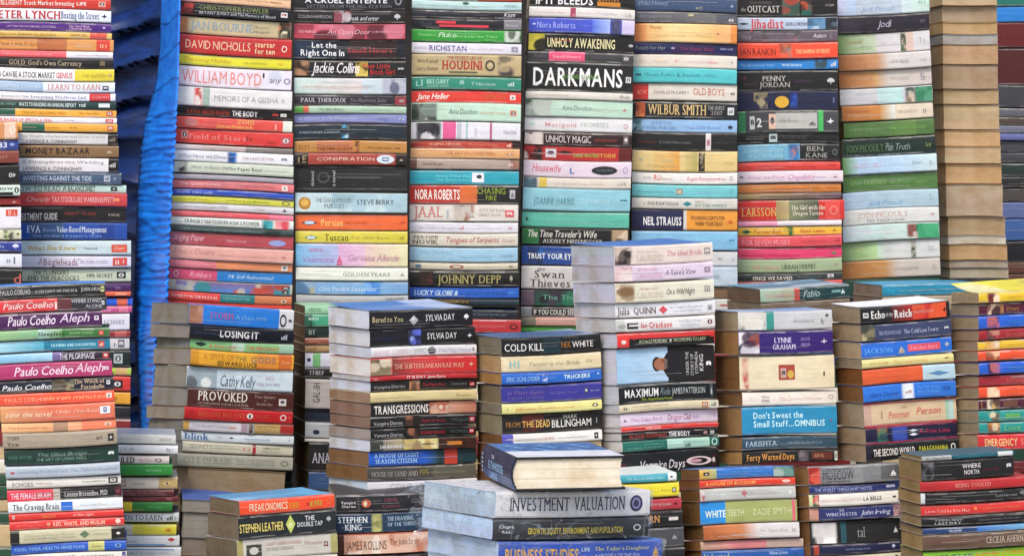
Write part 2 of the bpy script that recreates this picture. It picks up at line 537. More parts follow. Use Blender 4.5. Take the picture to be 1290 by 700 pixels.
def stack(key, where, group, Z0, yaw, xl, xr, slope, dx, text, pg='cdc5b5', fill=True, D=None, rise=None):
    """one pile surveyed from the photograph: xl, xr, slope are edges of the spines at photograph rows"""
    i = 0
    last = None
    for line in text.strip().splitlines():
        f = [q.strip() for q in line.split('|')]
        head = f[0].split()
        y0, y1, base = float(head[0]), float(head[1]), head[2]
        segs, texts, opt = [], [], {}
        for it in (f[1].split(';') if len(f) > 1 and f[1] else []):
            rg, c = it.strip().split(':')
            a, e = rg.split('-')
            segs.append((float(a), float(e), c))
        for it in (f[2].split(';') if len(f) > 2 and f[2] else []):
            w = it.split(None, 6)
            s = w[6].strip() if len(w) > 6 else ''
            texts.append((float(w[0]), float(w[1]), float(w[2]), float(w[3]), w[4], w[5], s))
            if w[4] in STY:
                USED[w[4]].update(s)
            elif w[4] == 'v':
                USED['s'].update(s)
        for it in (f[3].split() if len(f) > 3 else []):
            k, _, v = it.partition('=')
            opt[k] = v
        ym = (y0 + y1) / 2
        bk = dict(id='%s%d' % (key, i), key=key, where=where, group=group, n=i, base=base, segs=segs, texts=texts, opt=opt, Z0=Z0, yaw=yaw, y0=y0, y1=y1,
                  xl=float(opt.get('xl', poly(xl, ym))), xr=float(opt.get('xr', poly(xr, ym))), sl=float(opt.get('sl', poly(slope, ym))), xref=poly(xl, ym) if not isinstance(xl, (int, float)) else xl,
                  x00=(xl if isinstance(xl, (int, float)) else xl[0][1]), dx=float(opt.get('dx', dx or 0)), D=float(opt['D']) if 'D' in opt else D, pg=opt.get('pg', pg), rise=rise)
        BOOKS.append(bk)
        last = bk
        i += 1
    if fill:     # the pile goes on down to the pavement, below what the photograph shows
        rng = random.Random(zlib.crc32(key.encode()))
        y = last['y1']
        ybase = HORIZON + (CAM_Z - 0.012) * F / (Z0 + 0.03)
        while y < ybase - 6:
            th = min(rng.uniform(11, 30), ybase - y)
            bk = dict(last)
            bk.update(id='%s_below%d' % (key, i), n=i, y0=y, y1=y + th, base=rng.choice(['2a2a2e', '8c2f2f', 'd8d4c8', '3a5a86', 'c9b48c', '355a48', 'e0dccf', '704a38']), segs=[], texts=[], opt={'hidden': '1'})
            BOOKS.append(bk)
            y += th
            i += 1
def place(bk):
    """world matrix, length, depth, thickness of a book"""
    rng = random.Random(zlib.crc32(bk['id'].encode()))
    t = math.tan(math.radians(bk['yaw']))
    X0 = (bk['x00'] - W / 2) / F * bk['Z0']
    jit = 0 if 'exact' in bk['opt'] else rng.uniform(-.0045, .0045)
    def P(px, py):
        u = (px - W / 2) / F
        Y = (bk['Z0'] - X0 * t) / (1 - u * t) + jit
        return Vector((u * Y, Y, CAM_Z - (py - HORIZON) / F * Y))
    s = bk['sl'] / 2
    bl, br = P(bk['xl'], bk['y1'] - s), P(bk['xr'], bk['y1'] + s)
    tl, tr = P(bk['xl'], bk['y0'] - s), P(bk['xr'], bk['y0'] + s)
    ex = ((br - bl) + (tr - tl)).normalized()
    L = ((br - bl).length + (tr - tl).length) / 2
    ey = Vector((-ex.y, ex.x, 0)).normalized()
    if bk['D']:
        D = bk['D']
    elif bk['dx']:
        # how deep the end must run for its far edge to stand dx pixels beside the near one
        c = (bl + tl) / 2
        u = (bk['xl'] - bk['dx'] - W / 2) / F
        D = (c.x - u * c.y) / (u * ey.y - ey.x)
        D = min(0.17, max(0.09, D))
    else:
        D = 0.125
    if bk['rise'] is not None:
        # the pile leans a little: its far edge stands rise pixels above the near one
        c = (bl + tl) / 2
        far = c + ey * D
        want = CAM_Z - ((bk['y0'] + bk['y1']) / 2 - s - bk['rise'] - HORIZON) / F * far.y
        ey = (ey + Vector((0, 0, (want - c.z) / D))).normalized()
    ey = (ey - ex * ey.dot(ex)).normalized()
    ez = ex.cross(ey)
    up = ((tl - bl) + (tr - br)) / 2
    T = up.dot(ez) - 0.0002
    D += rng.uniform(-.004, .004)
    o = (bl + br) / 2 + ey * (0 if 'exact' in bk['opt'] else rng.uniform(-.0015, .0015))
    if 'exact' not in bk['opt']:      # none lies quite square on the one below
        a = math.radians(max(-1.6, min(1.6, rng.gauss(0, .75))))
        ex, ey = ex * math.cos(a) + ey * math.sin(a), ey * math.cos(a) - ex * math.sin(a)
    M = Matrix.Identity(4)
    for i, v in enumerate((ex, ey, ez)):
        M.col[i][:3] = v
    M.col[3][:3] = o
    return M, L, D, T

# ------------------------------------------------------------------ the stacks (photograph rows; top, bottom, spine colour | panels | print | options)
# print: from-to along the spine, top-bottom down it (percent), lettering style, colour, words
TX = {}
stack('A', 'in the finance stack by the tarp', 'finance books in the tall stack beside the blue tarp', 5.08, 8.5, [(0, -14), (180, -10), (240, -4), (360, 2)],
      [(0, 139), (50, 141), (100, 144), (150, 147), (220, 151), (240, 160), (300, 160), (310, 165), (520, 164)], [(0, 4), (150, 3), (240, 0), (530, 1)], 0, '''
-14 -3 e8e4da
-3 11 d23a2a | | 3 70 30 72 b e8e0d8 INTELLIGENT Stock Market Investing; 72 80 35 66 z f0e8e0; 90 96 22 75 q e8a090 | top=c33
11.5 27 e9eef4 | | 3 58 18 82 R c02838 PETER LYNCH; 59 90 18 76 r 27408c Beating the Street; 92 97 25 70 o 223
28 40 5a2a86 | | 14 54 42 62 z d9b8e0; 65 82 28 48 z e8c8d8; 65 84 56 76 z e8c8d8; 92 96 30 60 o 7a4aa6 | xr=140
40 48.5 e2bd66 | 82-96:d9604a;96-100:e8c86a | 8 54 30 66 z 8a6a3a; 66 80 32 60 z 7a5a3a
48.5 64 e2a25c | 38-62:c47848;86-97:dd4a36 | 2 26 35 62 z 6a4a2a; 27 40 30 64 z b87a40; 68 82 30 45 z e8c8a0; 68 82 55 72 z e8c8a0; 89 95 30 70 z f0c0a0 | xr=143
64 73 ef6a70 | 62-100:ece8ea | 4 50 38 64 z f4c8c8; 70 96 40 62 z c0b8c0
73 86 232425 | | 15 74 24 72 r b9aa90 GOLD: God's Own Currency; 89 93 15 85 d 8a7a58
86 102 eef0ee | 68-100:e6d640 | 1 52 30 74 b 4a4c50 YOU CAN BE A STOCK MARKET; 53 66 30 74 b d05058 GENIUS; 74 94 40 66 z b8a838; 95 98 40 60 q c0a030
103 116 e4ecf4 | 0-42:a9c3dc | 8 40 30 64 z c8d8e8; 46 88 20 74 r d08c84 LEARN TO EARN; 90 95 34 76 q 2a2c48
116 127 eceef2 | 79-96:d83a3e | 8 30 40 64 z a0a4b0; 32 76 34 68 z 8a8ca0; 81 95 38 64 z f0c0b8
127 137 1c4a44 | | 2 20 35 65 z 88a8a0; 22 68 26 72 b e0ece8 WAYS TO READING AN ANNUAL REPORT; 70 76 30 70 z e8f0ec; 86 95 25 75 q e0e8e4
137 147 efb43e | 0-19:1c6650 | 24 60 34 66 z b07020; 70 86 36 60 z b07828; 92 97 22 78 q d05a30
147 155 eceaf0 | | 3 48 28 78 b d8505c THE BASICS OF SPECULATING; 58 66 40 60 z 8a8a98; 91 97 20 80 q d84a48
155 166 ecb03e | 24-42:1c6a50 | 43 54 36 64 z b88828; 62 68 42 58 z 5a4020; 92 97 22 76 q d06030
167 182 dcdad6 | 92-100:2c2624 | 22 90 18 40 z a8a4a0; 25 67 60 88 s 28282c LAWRENCE A. CUNNINGHAM; 93 98 30 70 d 9a8a80
183 198 93744e | | 26 77 20 72 b 2e2418 MONEY BAZAAR; 12 22 20 72 b 2e2418 THE; 90 95 40 62 d d8c8a8
199 217 ece8e6 | 92-100:1c1a1c | 22 88 16 38 z b0acac; 23 70 62 88 s 28282c LAWRENCE A. CUNNINGHAM; 93 98 28 62 o d8d0c8 | xr=149
217 232 53687e | | 22 76 32 72 b c8d2de INVESTING AGAINST THE TIDE; 86 91 24 76 q c0c8d0; 94 97 35 65 z a8b8c0
232.5 243 bfdccf | | 14 54 20 80 s 202a28 HOW TO READ A; 55 76 20 80 b 141a18 BALANCE SHEET; 88 93 22 72 q 203030
243 260 cf4a48 | | 22 40 30 64 i f0c0b0 Cheaply; 42 90 30 70 b ecb8b4 TAX STOCKS LIKE WARREN BUFFETT; 90 94 34 66 d f0a070
260 280 27221f | | 12 46 42 84 b d8d4cc INVESTMENT GUIDE; 52 76 34 56 z 8a3a30; 86 95 44 58 z c8c0b4 | xr=159
280.5 302 1f56a6 | 24-50:3b5d86;78-90:194a94 | 22 32 18 58 r dce6f4 EVA; 34 44 34 52 z a0b8dc; 45 84 22 56 r dce6f4 Value-Based Management; 26 80 70 84 z 88a4d0
303 321 cfe0df | 0-3:c8d8d8 | 21 58 34 66 z c8ac48; 64 74 46 60 z 6a7478; 85 97 26 80 q e0664a; 87 95 40 62 z f4d0c0
322 337 e2e0ea | | 29 32 18 76 v 88303c The; 33 60 22 78 s 8c2a38 Bogleheads'; 61 82 36 62 z b8b4c0; 86 97 16 82 q d8584c; 88 95 26 72 z f4d8d0
338 355 d2dac0 | | 24 52 10 44 r 3a4a3c THE PLUNGERS; 20 60 52 88 r 3a4a3c AND THE PEACOCKS; 66 86 38 62 z 3a4238; 89 96 24 72 q 262c28
356 367 4e2a66 | | 88 95 30 70 z b090c0; 30 70 30 70 z a080b8
367 373 e06a44 | | 88 97 25 75 q f0a888
375 384.5 1a6ad8 | 88-96:e87850 | 30 75 30 70 z 90b8f0 | xr=167
385 394 cf5c90 | 90-97:e888a0 | 40 84 30 70 z eca8c4 | xr=166
395 416 e4e2e6 | | 72 78 20 80 z 6a6a72; 80 96 36 62 z a8a8b0 | xr=163
416 425 9c3436 | 88-97:c86860 | 20 80 30 70 z d89088 | xr=164
425 440 dcdad8 | | 80 90 30 76 z 8a8a8c; 91 96 15 80 q 7a7a7c | xr=163
440.5 461.5 17302c | | 87 94 20 80 q b8c0bc; 30 80 36 64 z 6a8a80 | xr=164
462 472 b8d24c | 88-97:d8b070 | 30 80 30 68 z 788c30 | xr=165
473 491.5 d83c34 | | 86 94 24 80 q 3a2c2a; 30 80 34 66 z f0a090 | xr=164
493 508.5 e8ac34 | | 82 94 24 72 z 4a3420; 20 70 34 66 z 8a6420 | xr=164
510 527 302f32 | | 78 90 26 72 z a8a8a8; 20 70 34 66 z 707078
''')
stack('B', 'in the cropped pile at the picture edge', 'books in the cropped pile at the picture edge', 4.93, 10, -120, [(150, 22), (210, 24), (260, 26), (360, 28)], 0, 0, '''
154 176 d99a66 | 88-98:e8c8b0 | 93 98 20 70 O f0e8e0
176 190 3b4f9c | | 82 90 24 72 b e0e4f0 83; 92 97 30 66 d 98a8d8
190 206 8c4a3e | | 40 90 30 60 z c08a78
208 233 1e1c1e | | 91 97 36 60 z d8d8d8
233 247 d2e4da | | 80 94 20 46 b 1c2420 HOW; 78 94 66 92 q 1c2420; 95 99 20 74 d 203028
249 258 a8383a | | 92 97 36 84 o e8b0a8
261 289 e4e4ea | | 87 97 10 40 q d8503c; 89 96 16 34 z f0c8c0; 20 80 60 76 z b0b0bc
289 302 d6d8bc | 84-94:@e8e4c8,2c3028,d6d8bc,88a060 | 95 99 26 64 o 2c2c28
303 317 34479c | | 92 98 26 70 d d8dcf0; 30 85 36 64 z a8b4e0
319 337 dde0ea | | 87 91 30 66 z 8a8e98; 93 97 24 72 z 70747c
338 360 221e1e | | 93 99 26 84 s c86a60 d; 20 80 36 62 z 88605c
''')
stack('C', 'in the front corner stack', 'books in the front corner stack', 4.36, 8.5, [(345, -16), (420, -12), (500, -1), (545, 3), (600, 8), (700, 15)],
      [(345, 134), (366, 133), (383, 135), (404, 129), (420, 138), (450, 140), (480, 143), (520, 145), (545, 147), (600, 152), (700, 160)], [(345, -6), (700, -7)], 0, '''
358.5 375 201e20 | | 10 36 32 66 s d4d4d8 PAULO COELHO; 40 76 42 62 z b0b0b4; 79 97 30 58 s c8c8cc JUAN ARIAS; 97 100 0 1 q 222; 96 99 24 66 q d0d890 | top=4a90dc
375.5 392.5 3a3a44 | 0-58:dc3c40;58-70:6a3a40 | 12 54 24 72 I f0d8d8 Paulo Coelho; 56 59 14 84 z f0e0e0; 70 96 14 42 s d0d0d8 WINNER STANDS; 82 96 56 80 s c0c0c8 ALONE; 96 98 30 60 q e0e0e8
393.5 414 572a60 | | 16 58 16 74 I ecdff0 Paulo Coelho; 62 88 12 64 I e0cfe6 Aleph; 93 97 30 56 q e8e0ec | xr=129
414.5 427 3f7a44 | 0-40:9cc08c>88b890;40-60:b0d0c8>6a9a60 | 40 62 30 66 z 2c4a30; 66 86 36 60 z a8c890; 91 95 30 74 q d85040
427.5 442.5 1b86a4 | 0-44:b4dcea>58b0c8;44-56:1b86a4 | 50 88 40 64 z b8e0e8; 90 95 26 76 q d04838
443.5 455.5 34283c | 0-50:8cc0e0>a8d0e8;50-58:7a6a9c | 56 86 22 80 s e4e0ea THE PILGRIMAGE; 93 98 22 76 q c84848
456 476 b53c74 | | 16 66 22 78 I f4dce8 Paulo Coelho; 68 92 14 68 I f0d0e0 Aleph; 93 97 36 58 q f0e0ea
476.5 493 22283a | 47-66:@8a8a70,5a4a3a,a89878,2a3040 | 4 46 36 76 I e4e6ec Paulo Coelho; 66 92 10 42 r d8c0a0 The Witch of; 72 92 54 84 r d8c0a0 Portobello; 94 97 24 56 q e8e8e8
493.5 508.5 ea5a34 | | 5 40 36 70 s f4b89c PAULO COELHO; 38 92 26 66 I f4a884 eleven minutes; 93 98 22 66 q f8e0d4
509 530 dc7a5c | 0-45:d8a070>dc7a5c | 4 44 36 66 I f0d8b8 zahir the novel; 48 86 30 54 z f0c4b0; 87 96 22 66 q e4e8ec; 90 93 28 56 q 3858a0
530 543 ee8c68 | 0-45:ecc090>e8b080;45-58:b09078;58-70:e8b088 | 6 40 34 62 z c89060; 90 96 30 64 q f0c8b0
543.5 563 a99d8c | | 4 14 20 44 z 5a5448; 4 14 56 84 z 5a5448; 24 76 40 60 z c0b8a8; 82 88 36 60 z 4a4440; 92 97 26 74 q 3a3838
563.5 583.5 1c443c | | 4 24 40 60 z 5a8074; 28 72 26 46 z 88a89c; 28 72 58 76 z 88a89c; 91 96 34 62 d d8e4dc
585 600 b2becb | | 4 8 42 62 o b85860; 10 54 34 56 z 98a4b4; 56 98 34 56 z 8894a8
600.5 613 dedcd6 | | 5 23 34 76 z 6a6660; 25 40 36 60 z c8a098; 66 86 42 58 z 707070; 89 97 20 76 q 2c2c2c; 90.5 95.5 32 64 q d8d6d0
613.5 629 221f22 | 0-40:e83a58;40-46:c8c0b4;94-100:5a2030 | 3 38 30 76 b f8d4dc THE FEMALE BRAIN; 50 88 32 74 r d0ccd0 Louann Brizendine, M.D.; 95 98 30 60 o a06070
629 643.5 dfe6ea | | 4 44 22 74 r 3a3c44 The Craving Brain; 46 56 14 88 q 2a74d0; 62 86 40 60 z b4bcc8
644 653 d8342e | | 28 40 30 70 z e89050; 56 74 36 64 z f4d8d4; 3 5 24 70 q f0d8d4
653.5 664.5 dc3430 | | 38 83 28 72 b f4c8b4 RED, WHITE, AND MUSLIM; 32 36 24 74 d e0a080; 92 97 16 84 o f0d8d0; 6 30 40 60 z ec8880
665 682 c9c6a8 | 0-8:1c1c1c;88-100:1c1c1c | 12 56 30 48 z a8a488; 12 56 58 74 z a8a488; 60 69 20 76 d 6a8468; 72 84 40 56 z a8a488; 92 96 40 64 o e0e0d8
682.5 695 1c60c0 | 67-81:c8c888 | 3 64 34 66 b 90b8e8 FOOD, YOGA, HEALTH, SENSE FOOD; 70 79 36 60 z 98985c; 90 96 24 70 o 6aa0e0
695.5 712 dcdcd4 | | 3 54 24 68 R 3a3e5c GAME THEORY; 61 88 28 60 r 4a4a50 ROLF DOBELLI; 96 99 6 70 q 4a4a90
''')
stack('D', 'in the low pile behind the corner stack', 'books in the low pile behind the corner stack', 4.52, 7.5, 76, [(546, 221), (700, 227)], 1.5, 0, '''
546 558.5 d8dad8 | | 86 96 36 66 z a8aaa8; 50 70 40 62 z b8bab8 | top=c4ccd4
560 571 dfe3e6 | | 50 66 30 66 s b0b4c4 J.R.R.; 90 96 30 66 z 9a98b0 | xr=224
573 583.5 e2dad8 | | 46 68 16 84 R 2e2c30 MAILED; 72 86 40 64 z c87880; 87 93 30 74 O 242426 | xr=213
584 598.5 379a48 | | 76 90 44 60 z a8d8a8 | xr=217
600 615.5 dcd6ca | 84-100:c8b078 | 50 56 24 76 q b89090; 62 72 44 62 z a09a90; 88 94 36 64 o dcc890
616 624 6c2a34 | | 50 92 30 66 z b08088 | xr=219
624 631 702630 | | 62 80 30 66 z b07078; 90 95 30 70 q a05860
631 643.5 e2d02c | 64-100:2f8c40 | 78 90 42 62 z 88c088 | xr=217
645 657 d3dbe2 | | 44 86 20 76 r 5a6870 LEARN TO EARN; 90 95 26 76 o 30343a; 96.5 98.5 30 70 z 888
659 673 dfdc4a | 0-62:dcdcd8 | 50 60 36 62 z a0a0a0; 90 96 30 70 q e8c030 | xr=222
673.5 687 dbe2ea | | 55 66 46 62 z 8a98a8; 90 96 20 60 o c83c44; 50 88 78 90 q 78a4d8 | xr=226
687.5 703 d6dce2 | | 50 90 40 60 z 98a8b8; 48 94 16 26 q 78a4d8 | xr=228
''')
stack('F', 'in the tall stack touching the tarp', 'books in the tall stack touching the blue tarp', 4.98, 13, [(0, 225), (60, 226), (110, 224), (140, 222), (180, 220), (240, 216), (300, 213), (385, 211)],
      [(0, 366), (110, 367), (250, 370), (385, 367)], [(0, 10), (60, 8), (200, 7), (385, 8)], 36, '''
-16 -7 d8c8b0
-7 6.5 e9c4a0 | 0-30:e8a0a0>ecc0a0 | 40 80 40 60 z c89878; 82 92 40 60 z a08058
7 23 1c2129 | 0-14:@a03030,402020,c04840,201c20 | 18 80 14 48 r 8a9a5c CHRISTOPHER FOWLER; 18 86 62 84 s c8ccd4 BRYANT & MAY and The Memory of Blood; 91 97 32 72 q e0dce0; 92 95 42 60 o c04848
24.5 46 c9bc98 | 0-8:@b87848,e0c8a0,d09060;88-100:@4a5a3a,c87858,e8dcc0,3a3a30 | 10 66 24 72 r 98aab8 JAN BOURNE; 66 80 30 46 z 8a8a80; 66 80 58 72 z 8a8a80
47 70.5 c63434 | | 5 63 28 72 s f0cfae DAVID NICHOLLS; 67 85 18 46 b f6dcae starter; 67 85 54 82 b f6dcae for ten; 91 96 34 70 O f4e0d4
71 85 e3de3c | | 3 46 30 62 z dca43c; 57 78 44 62 z a8a83c; 88 96 40 62 z e8b838
86 111 e7dfe8 | 74-100:@d0d4e4,e4e0ec,a8acc4,e8e4f0 | 3 73 20 82 s e8938c WILLIAM BOYD; 74 76 14 50 d 2c2c34; 80 90 36 66 i 34343c any; 93 99 40 70 O 8a7a98
112 136 e5e4e4 | 14-22:@d84c44,e8e0dc,b85040;22-28:a8bcb0 | 32 88 38 66 s a49c9c MEMOIRS OF A GEISHA; 91 96 40 60 z b0a0a0
136 148.5 1f1d1f | | 9 46 28 74 b b0402c KATHY REICHS REAPER; 48 70 24 78 b f0f0f0 THE BODY; 83 88 34 66 o d04030; 90 95 34 66 q f0ece8
149 164 e2574e | 92-100:e2e6da | 52 67 6 46 r f0c858 2010; 35 66 56 84 r f0c060 Diwan Diamonds; 7 19 14 84 o c07a78; 82 88 18 82 z f0b0a8
164 183 dc443e | | 5 11 14 70 q e89088; 12 60 34 68 z e8908c; 60 66 36 64 z 8a2c2c; 78 86 60 76 z a02c2c; 90 98 30 80 q c06070
184 191 c6bcb8 | 0-25:e8e4e0>c8b8c0;60-100:8a8480 | 25 60 30 60 z d8a0a0
191 205.5 e7e8ec | 44-53:@2a70b8,4a90d0,1c5090 | 3 43 34 66 i 7a82a4 What Have we Done; 57 84 40 62 z c0a0a8; 90 95 34 64 d 8a8a94
206 220 cfd6c8 | 4-12:@3a3a34,8a8a80,c8ccc0 | 15 45 28 60 i 7c8474 How to leave the; 45 74 34 62 z 7c8474; 76 96 46 58 z a0a898
221 228 aea9b4 | | 20 90 30 60 z c4c0c8 | pg=b8b0a8
228 239.5 dc7f84 | | 6 40 26 60 z f0c4c8; 52 84 36 60 z b85860; 90 95 20 80 q e8d8d0
240 248 2d55bc | | 4 38 26 66 i c8d4f0 Kathe tales told; 68 82 40 60 z 6a8ae0
248 258 d6d44e | | 6 30 28 60 i b0a834 One Small Town; 45 80 36 60 z 88a03c; 90 97 20 76 O 8a7a48
258 267 d0cfd4 | | 10 46 34 60 z a4a4b0; 68 76 40 60 z b08890; 90 95 20 76 d 3c3c44
268 275 e2606a | 80-100:ee7f98 | 10 50 34 62 z f0a0a0
275 286.5 dce2de | 74-84:@2a8088,4ab0b8,1c5a60;84-97:@d84a58,e08088,f0b0b0 | 12 72 28 68 r 3a3e44 HUNGRY NATION IN ASIA'S POWER
287 294 3d5352 | 78-90:2c3c3a | 8 76 36 62 z 9ab0ac
294 311 b4505a | 0-30:b86a80>b04a52 | 3 28 20 64 i e4bcc4 Singing Paper; 46 62 44 64 z d8a0a0; 80 94 34 80 o 98a0d0
311.5 329 deaaa2 | | 4 36 20 60 i c48c88 Heart Desire; 40 88 52 66 z cc9890; 90 95 44 72 o b07868
329 340 dc8d72 | 0-38:de8290;38-100:e2956a | 6 34 34 60 z eab0b0; 91 96 24 80 q e4e4e8
340 355 d0567c | 39-100:2083ca | 4 8 20 80 O f0b8c0; 17 34 26 72 i f0b8cc Robbers; 48 84 34 66 i c8e0f4 Mr Self Reinvented
355 369 b5b4a8 | 6-98:@4a88c8,c05448,b5b4a8,3a9098,c8c0b0,b04a40 | 92 97 20 46 q 30302c; 92 97 56 86 q 30302c
370 381 cb6e54 | 0-42:da4644;42-70:2c8488;70-100:cc8258 | 3 40 34 66 b f0c8c4 POVERTY IN THE BAZAAR; 44 66 38 60 z 88b8bc; 91 96 36 84 o d8b898
381 386 d8483c
''', pg='6f93c8')  # page sides have the tarp's bounced blue light put into their colour
stack('G', 'in the second stack from the tarp', 'books in the second tall stack from the tarp', 5.04, 4, [(0, 370), (180, 371), (385, 373)], [(0, 510), (150, 512), (385, 514)], [(0, 1), (385, 1)], 0, '''
-18 -3 2a2a2e
-3 13 26262b | | 10 84 4 44 b e4e4e8 A CRUEL ENTENTE; 12 88 58 82 z 707478; 91 97 0 60 O a0a0a8
13 29.5 222224 | 36-52:@302a30,d8ccd0,8a2c40,201e22 | 4 34 40 64 s a8a8ac COLIN HARRISON; 48 76 44 78 i d8d8dc break and enter; 90 96 28 74 d c8c8cc
30 50 b8455a | 0-100:@c04a60,d86a80,8a3448,d88898,b03c50,5a2030 | 4 20 44 58 z e0b0bc; 30 68 36 64 z e8b8c4; 70 96 44 56 z e0a8b8
50 75 222834 | 0-34:2c3e5a>252c3a;50-92:3a2228 | 16 38 14 42 b eceff4 Let the; 6 45 52 82 b eceff4 Right One In; 48 88 40 66 z b03038
76 97 211f22 | 0-14:@8a6448,c89c78,3a2c24,6a4a34;55-66:@d8c060,e8d890,b09040,30281c | 16 58 12 76 I ece8ec Jackie Collins; 62 86 16 46 b c03030 Poor Little; 68 90 54 84 b c03030 Bitch Girl; 93 98 42 58 d c8c8c8
98 119 c6d4da | 0-60:c8dcd8>d8cfd0;78-100:@c8ccd4,8a8ca0,b4b8c8,70728a | 8 66 46 66 z dcb8a8; 62 76 40 60 z b8c4cc
119 133 37343b | 90-100:9a4048 | 6 46 32 72 r c4c0c8 PAUL THEROUX; 49 82 34 68 i 8c8894 The Elephanta Suite; 94 98 44 66 q c8b0b4
133.5 143 adc7b2 | 0-8:5aa048;8-13:c86a4a | 22 44 34 62 z 7c9a80; 60 86 40 60 z 98b0a0
143 155.5 8d93c4 | | 4 56 36 66 z b4bce0; 74 90 34 74 z 6a70a8; 93 98 40 64 o b8bce0
156 176 26323e | 41-49:@1c5a7c,58b4d8,20303c,c8e0e8 | 4 40 48 60 s a8b8c0 CHRISTOPHER RANSOM; 52 94 44 58 z 4a5864; 95 97 24 76 z 7a8890
177 193 bc8a48 | 20-52:c27848;53-58:@502818,903c20,c08048 | 4 14 30 70 z 9a6c34; 20 48 30 48 z 9a4830; 20 52 58 78 z 5a3820; 65 86 50 66 z 8a5c2c; 89 94 50 62 d 704820
193 208 a84a40 | 0-12:2e2622;90-100:2e2622 | 3 6 20 80 z a89070; 7 11 20 80 z a89070; 20 71 36 64 s e8c8b8 CONSPIRATION; 73 89 14 86 o d8e0e8; 78 84 32 68 q 6a8aa8; 93 97 42 60 d c0b8a8
209 239.5 28282a | 42-100:2a292b>343334 | 14 17 22 84 v b8b8bc skinned; 20 31 24 72 O 505458; 33 36 20 84 v c0c0c4 a novel; 97 99 34 66 z 909094
243 268 b9cfd6 | 0-100:@c4d8dc,d8e4e8,98b8c4,dce8ec,a8c4d0 | 3 14 20 86 o b88838; 5 12 32 68 o d8b058; 18 50 24 48 r 6a7880 THE CHARLEMAGNE; 26 44 56 78 r 6a7880 PURSUIT; 55 88 34 58 s 283038 STEVE BERRY
270 290 e66f36 | | 5 20 36 70 d 304864; 8 17 42 64 o c0d4e4; 23 42 30 74 r ecc880 Persian; 44 64 44 64 z b85428; 94 98 36 56 o b85030
291 306.5 d2c84a | | 8 20 34 74 d 305078; 10 18 42 66 o c8d8e0; 26 47 26 78 r 6c6428 Tuscan; 50 84 40 62 z b89848; 93 97 34 66 o a89838
307 336 c9b4cc | 0-38:7fb8dc>b4b4d8;38-62:d8acd0>d8b8cc;62-100:dcc0bc>ddd8b0 | 5 34 56 80 i a880b8 Valentina; 12 24 20 34 z c8789c; 36 42 46 92 d d05888; 46 92 46 74 i b884a4 Gervaise Allende
337 353.5 e2e2da | | 4 30 44 60 z b8b8b4; 42 84 38 64 z 8c8c8c; 93 97 36 62 o a0a0a0
354 371 7fa8d2 | 0-18:@6a8cb8,a8a890,80a8d0,50789c;60-76:@3c80cc,88b8e8,5a98d8 | 20 72 40 72 i c4d8ec Goa Fenikh Samundar
372 383 aeb0b2 | | 6 40 50 66 z 888a8c; 80 96 24 50 z 707274
''')
stack('H', 'in the half hidden narrow pile', 'books in the half hidden pile beside the red railway novel', 4.86, 12, 384, 505, 1, 15, '''
385 396 9cc8a4 | | 4 16 30 66 z 6a9a74
396 412 4aa884 | 0-8:2c6a58 | 4 14 24 46 z d8ece0; 4 14 58 80 z 206048
412 425 23362f | | 4 12 30 70 z a8b8b0
425 434 9c5a44 | | 3 15 34 64 z d0a080
434 444 b49468 | | 4 12 30 70 d 8a6a3c
444 463 d5d5e2 | 8-16:7cb87c | 2 6 36 60 o 30305a
463 476 222024 | | 4 20 30 70 r b8b4bc THIEF
478 515 b6b0ac | | 8 15 12 78 v 26262a GAL-SH
515 532 273040
532 552 b4b8bc | | 8 15 46 76 o 2c3450 | 
553 557 d0ccc4
557 594 17171c | | 4 46 36 70 r b4b4c0 ANATHEM | xl=388
''', pg='6c5c48')
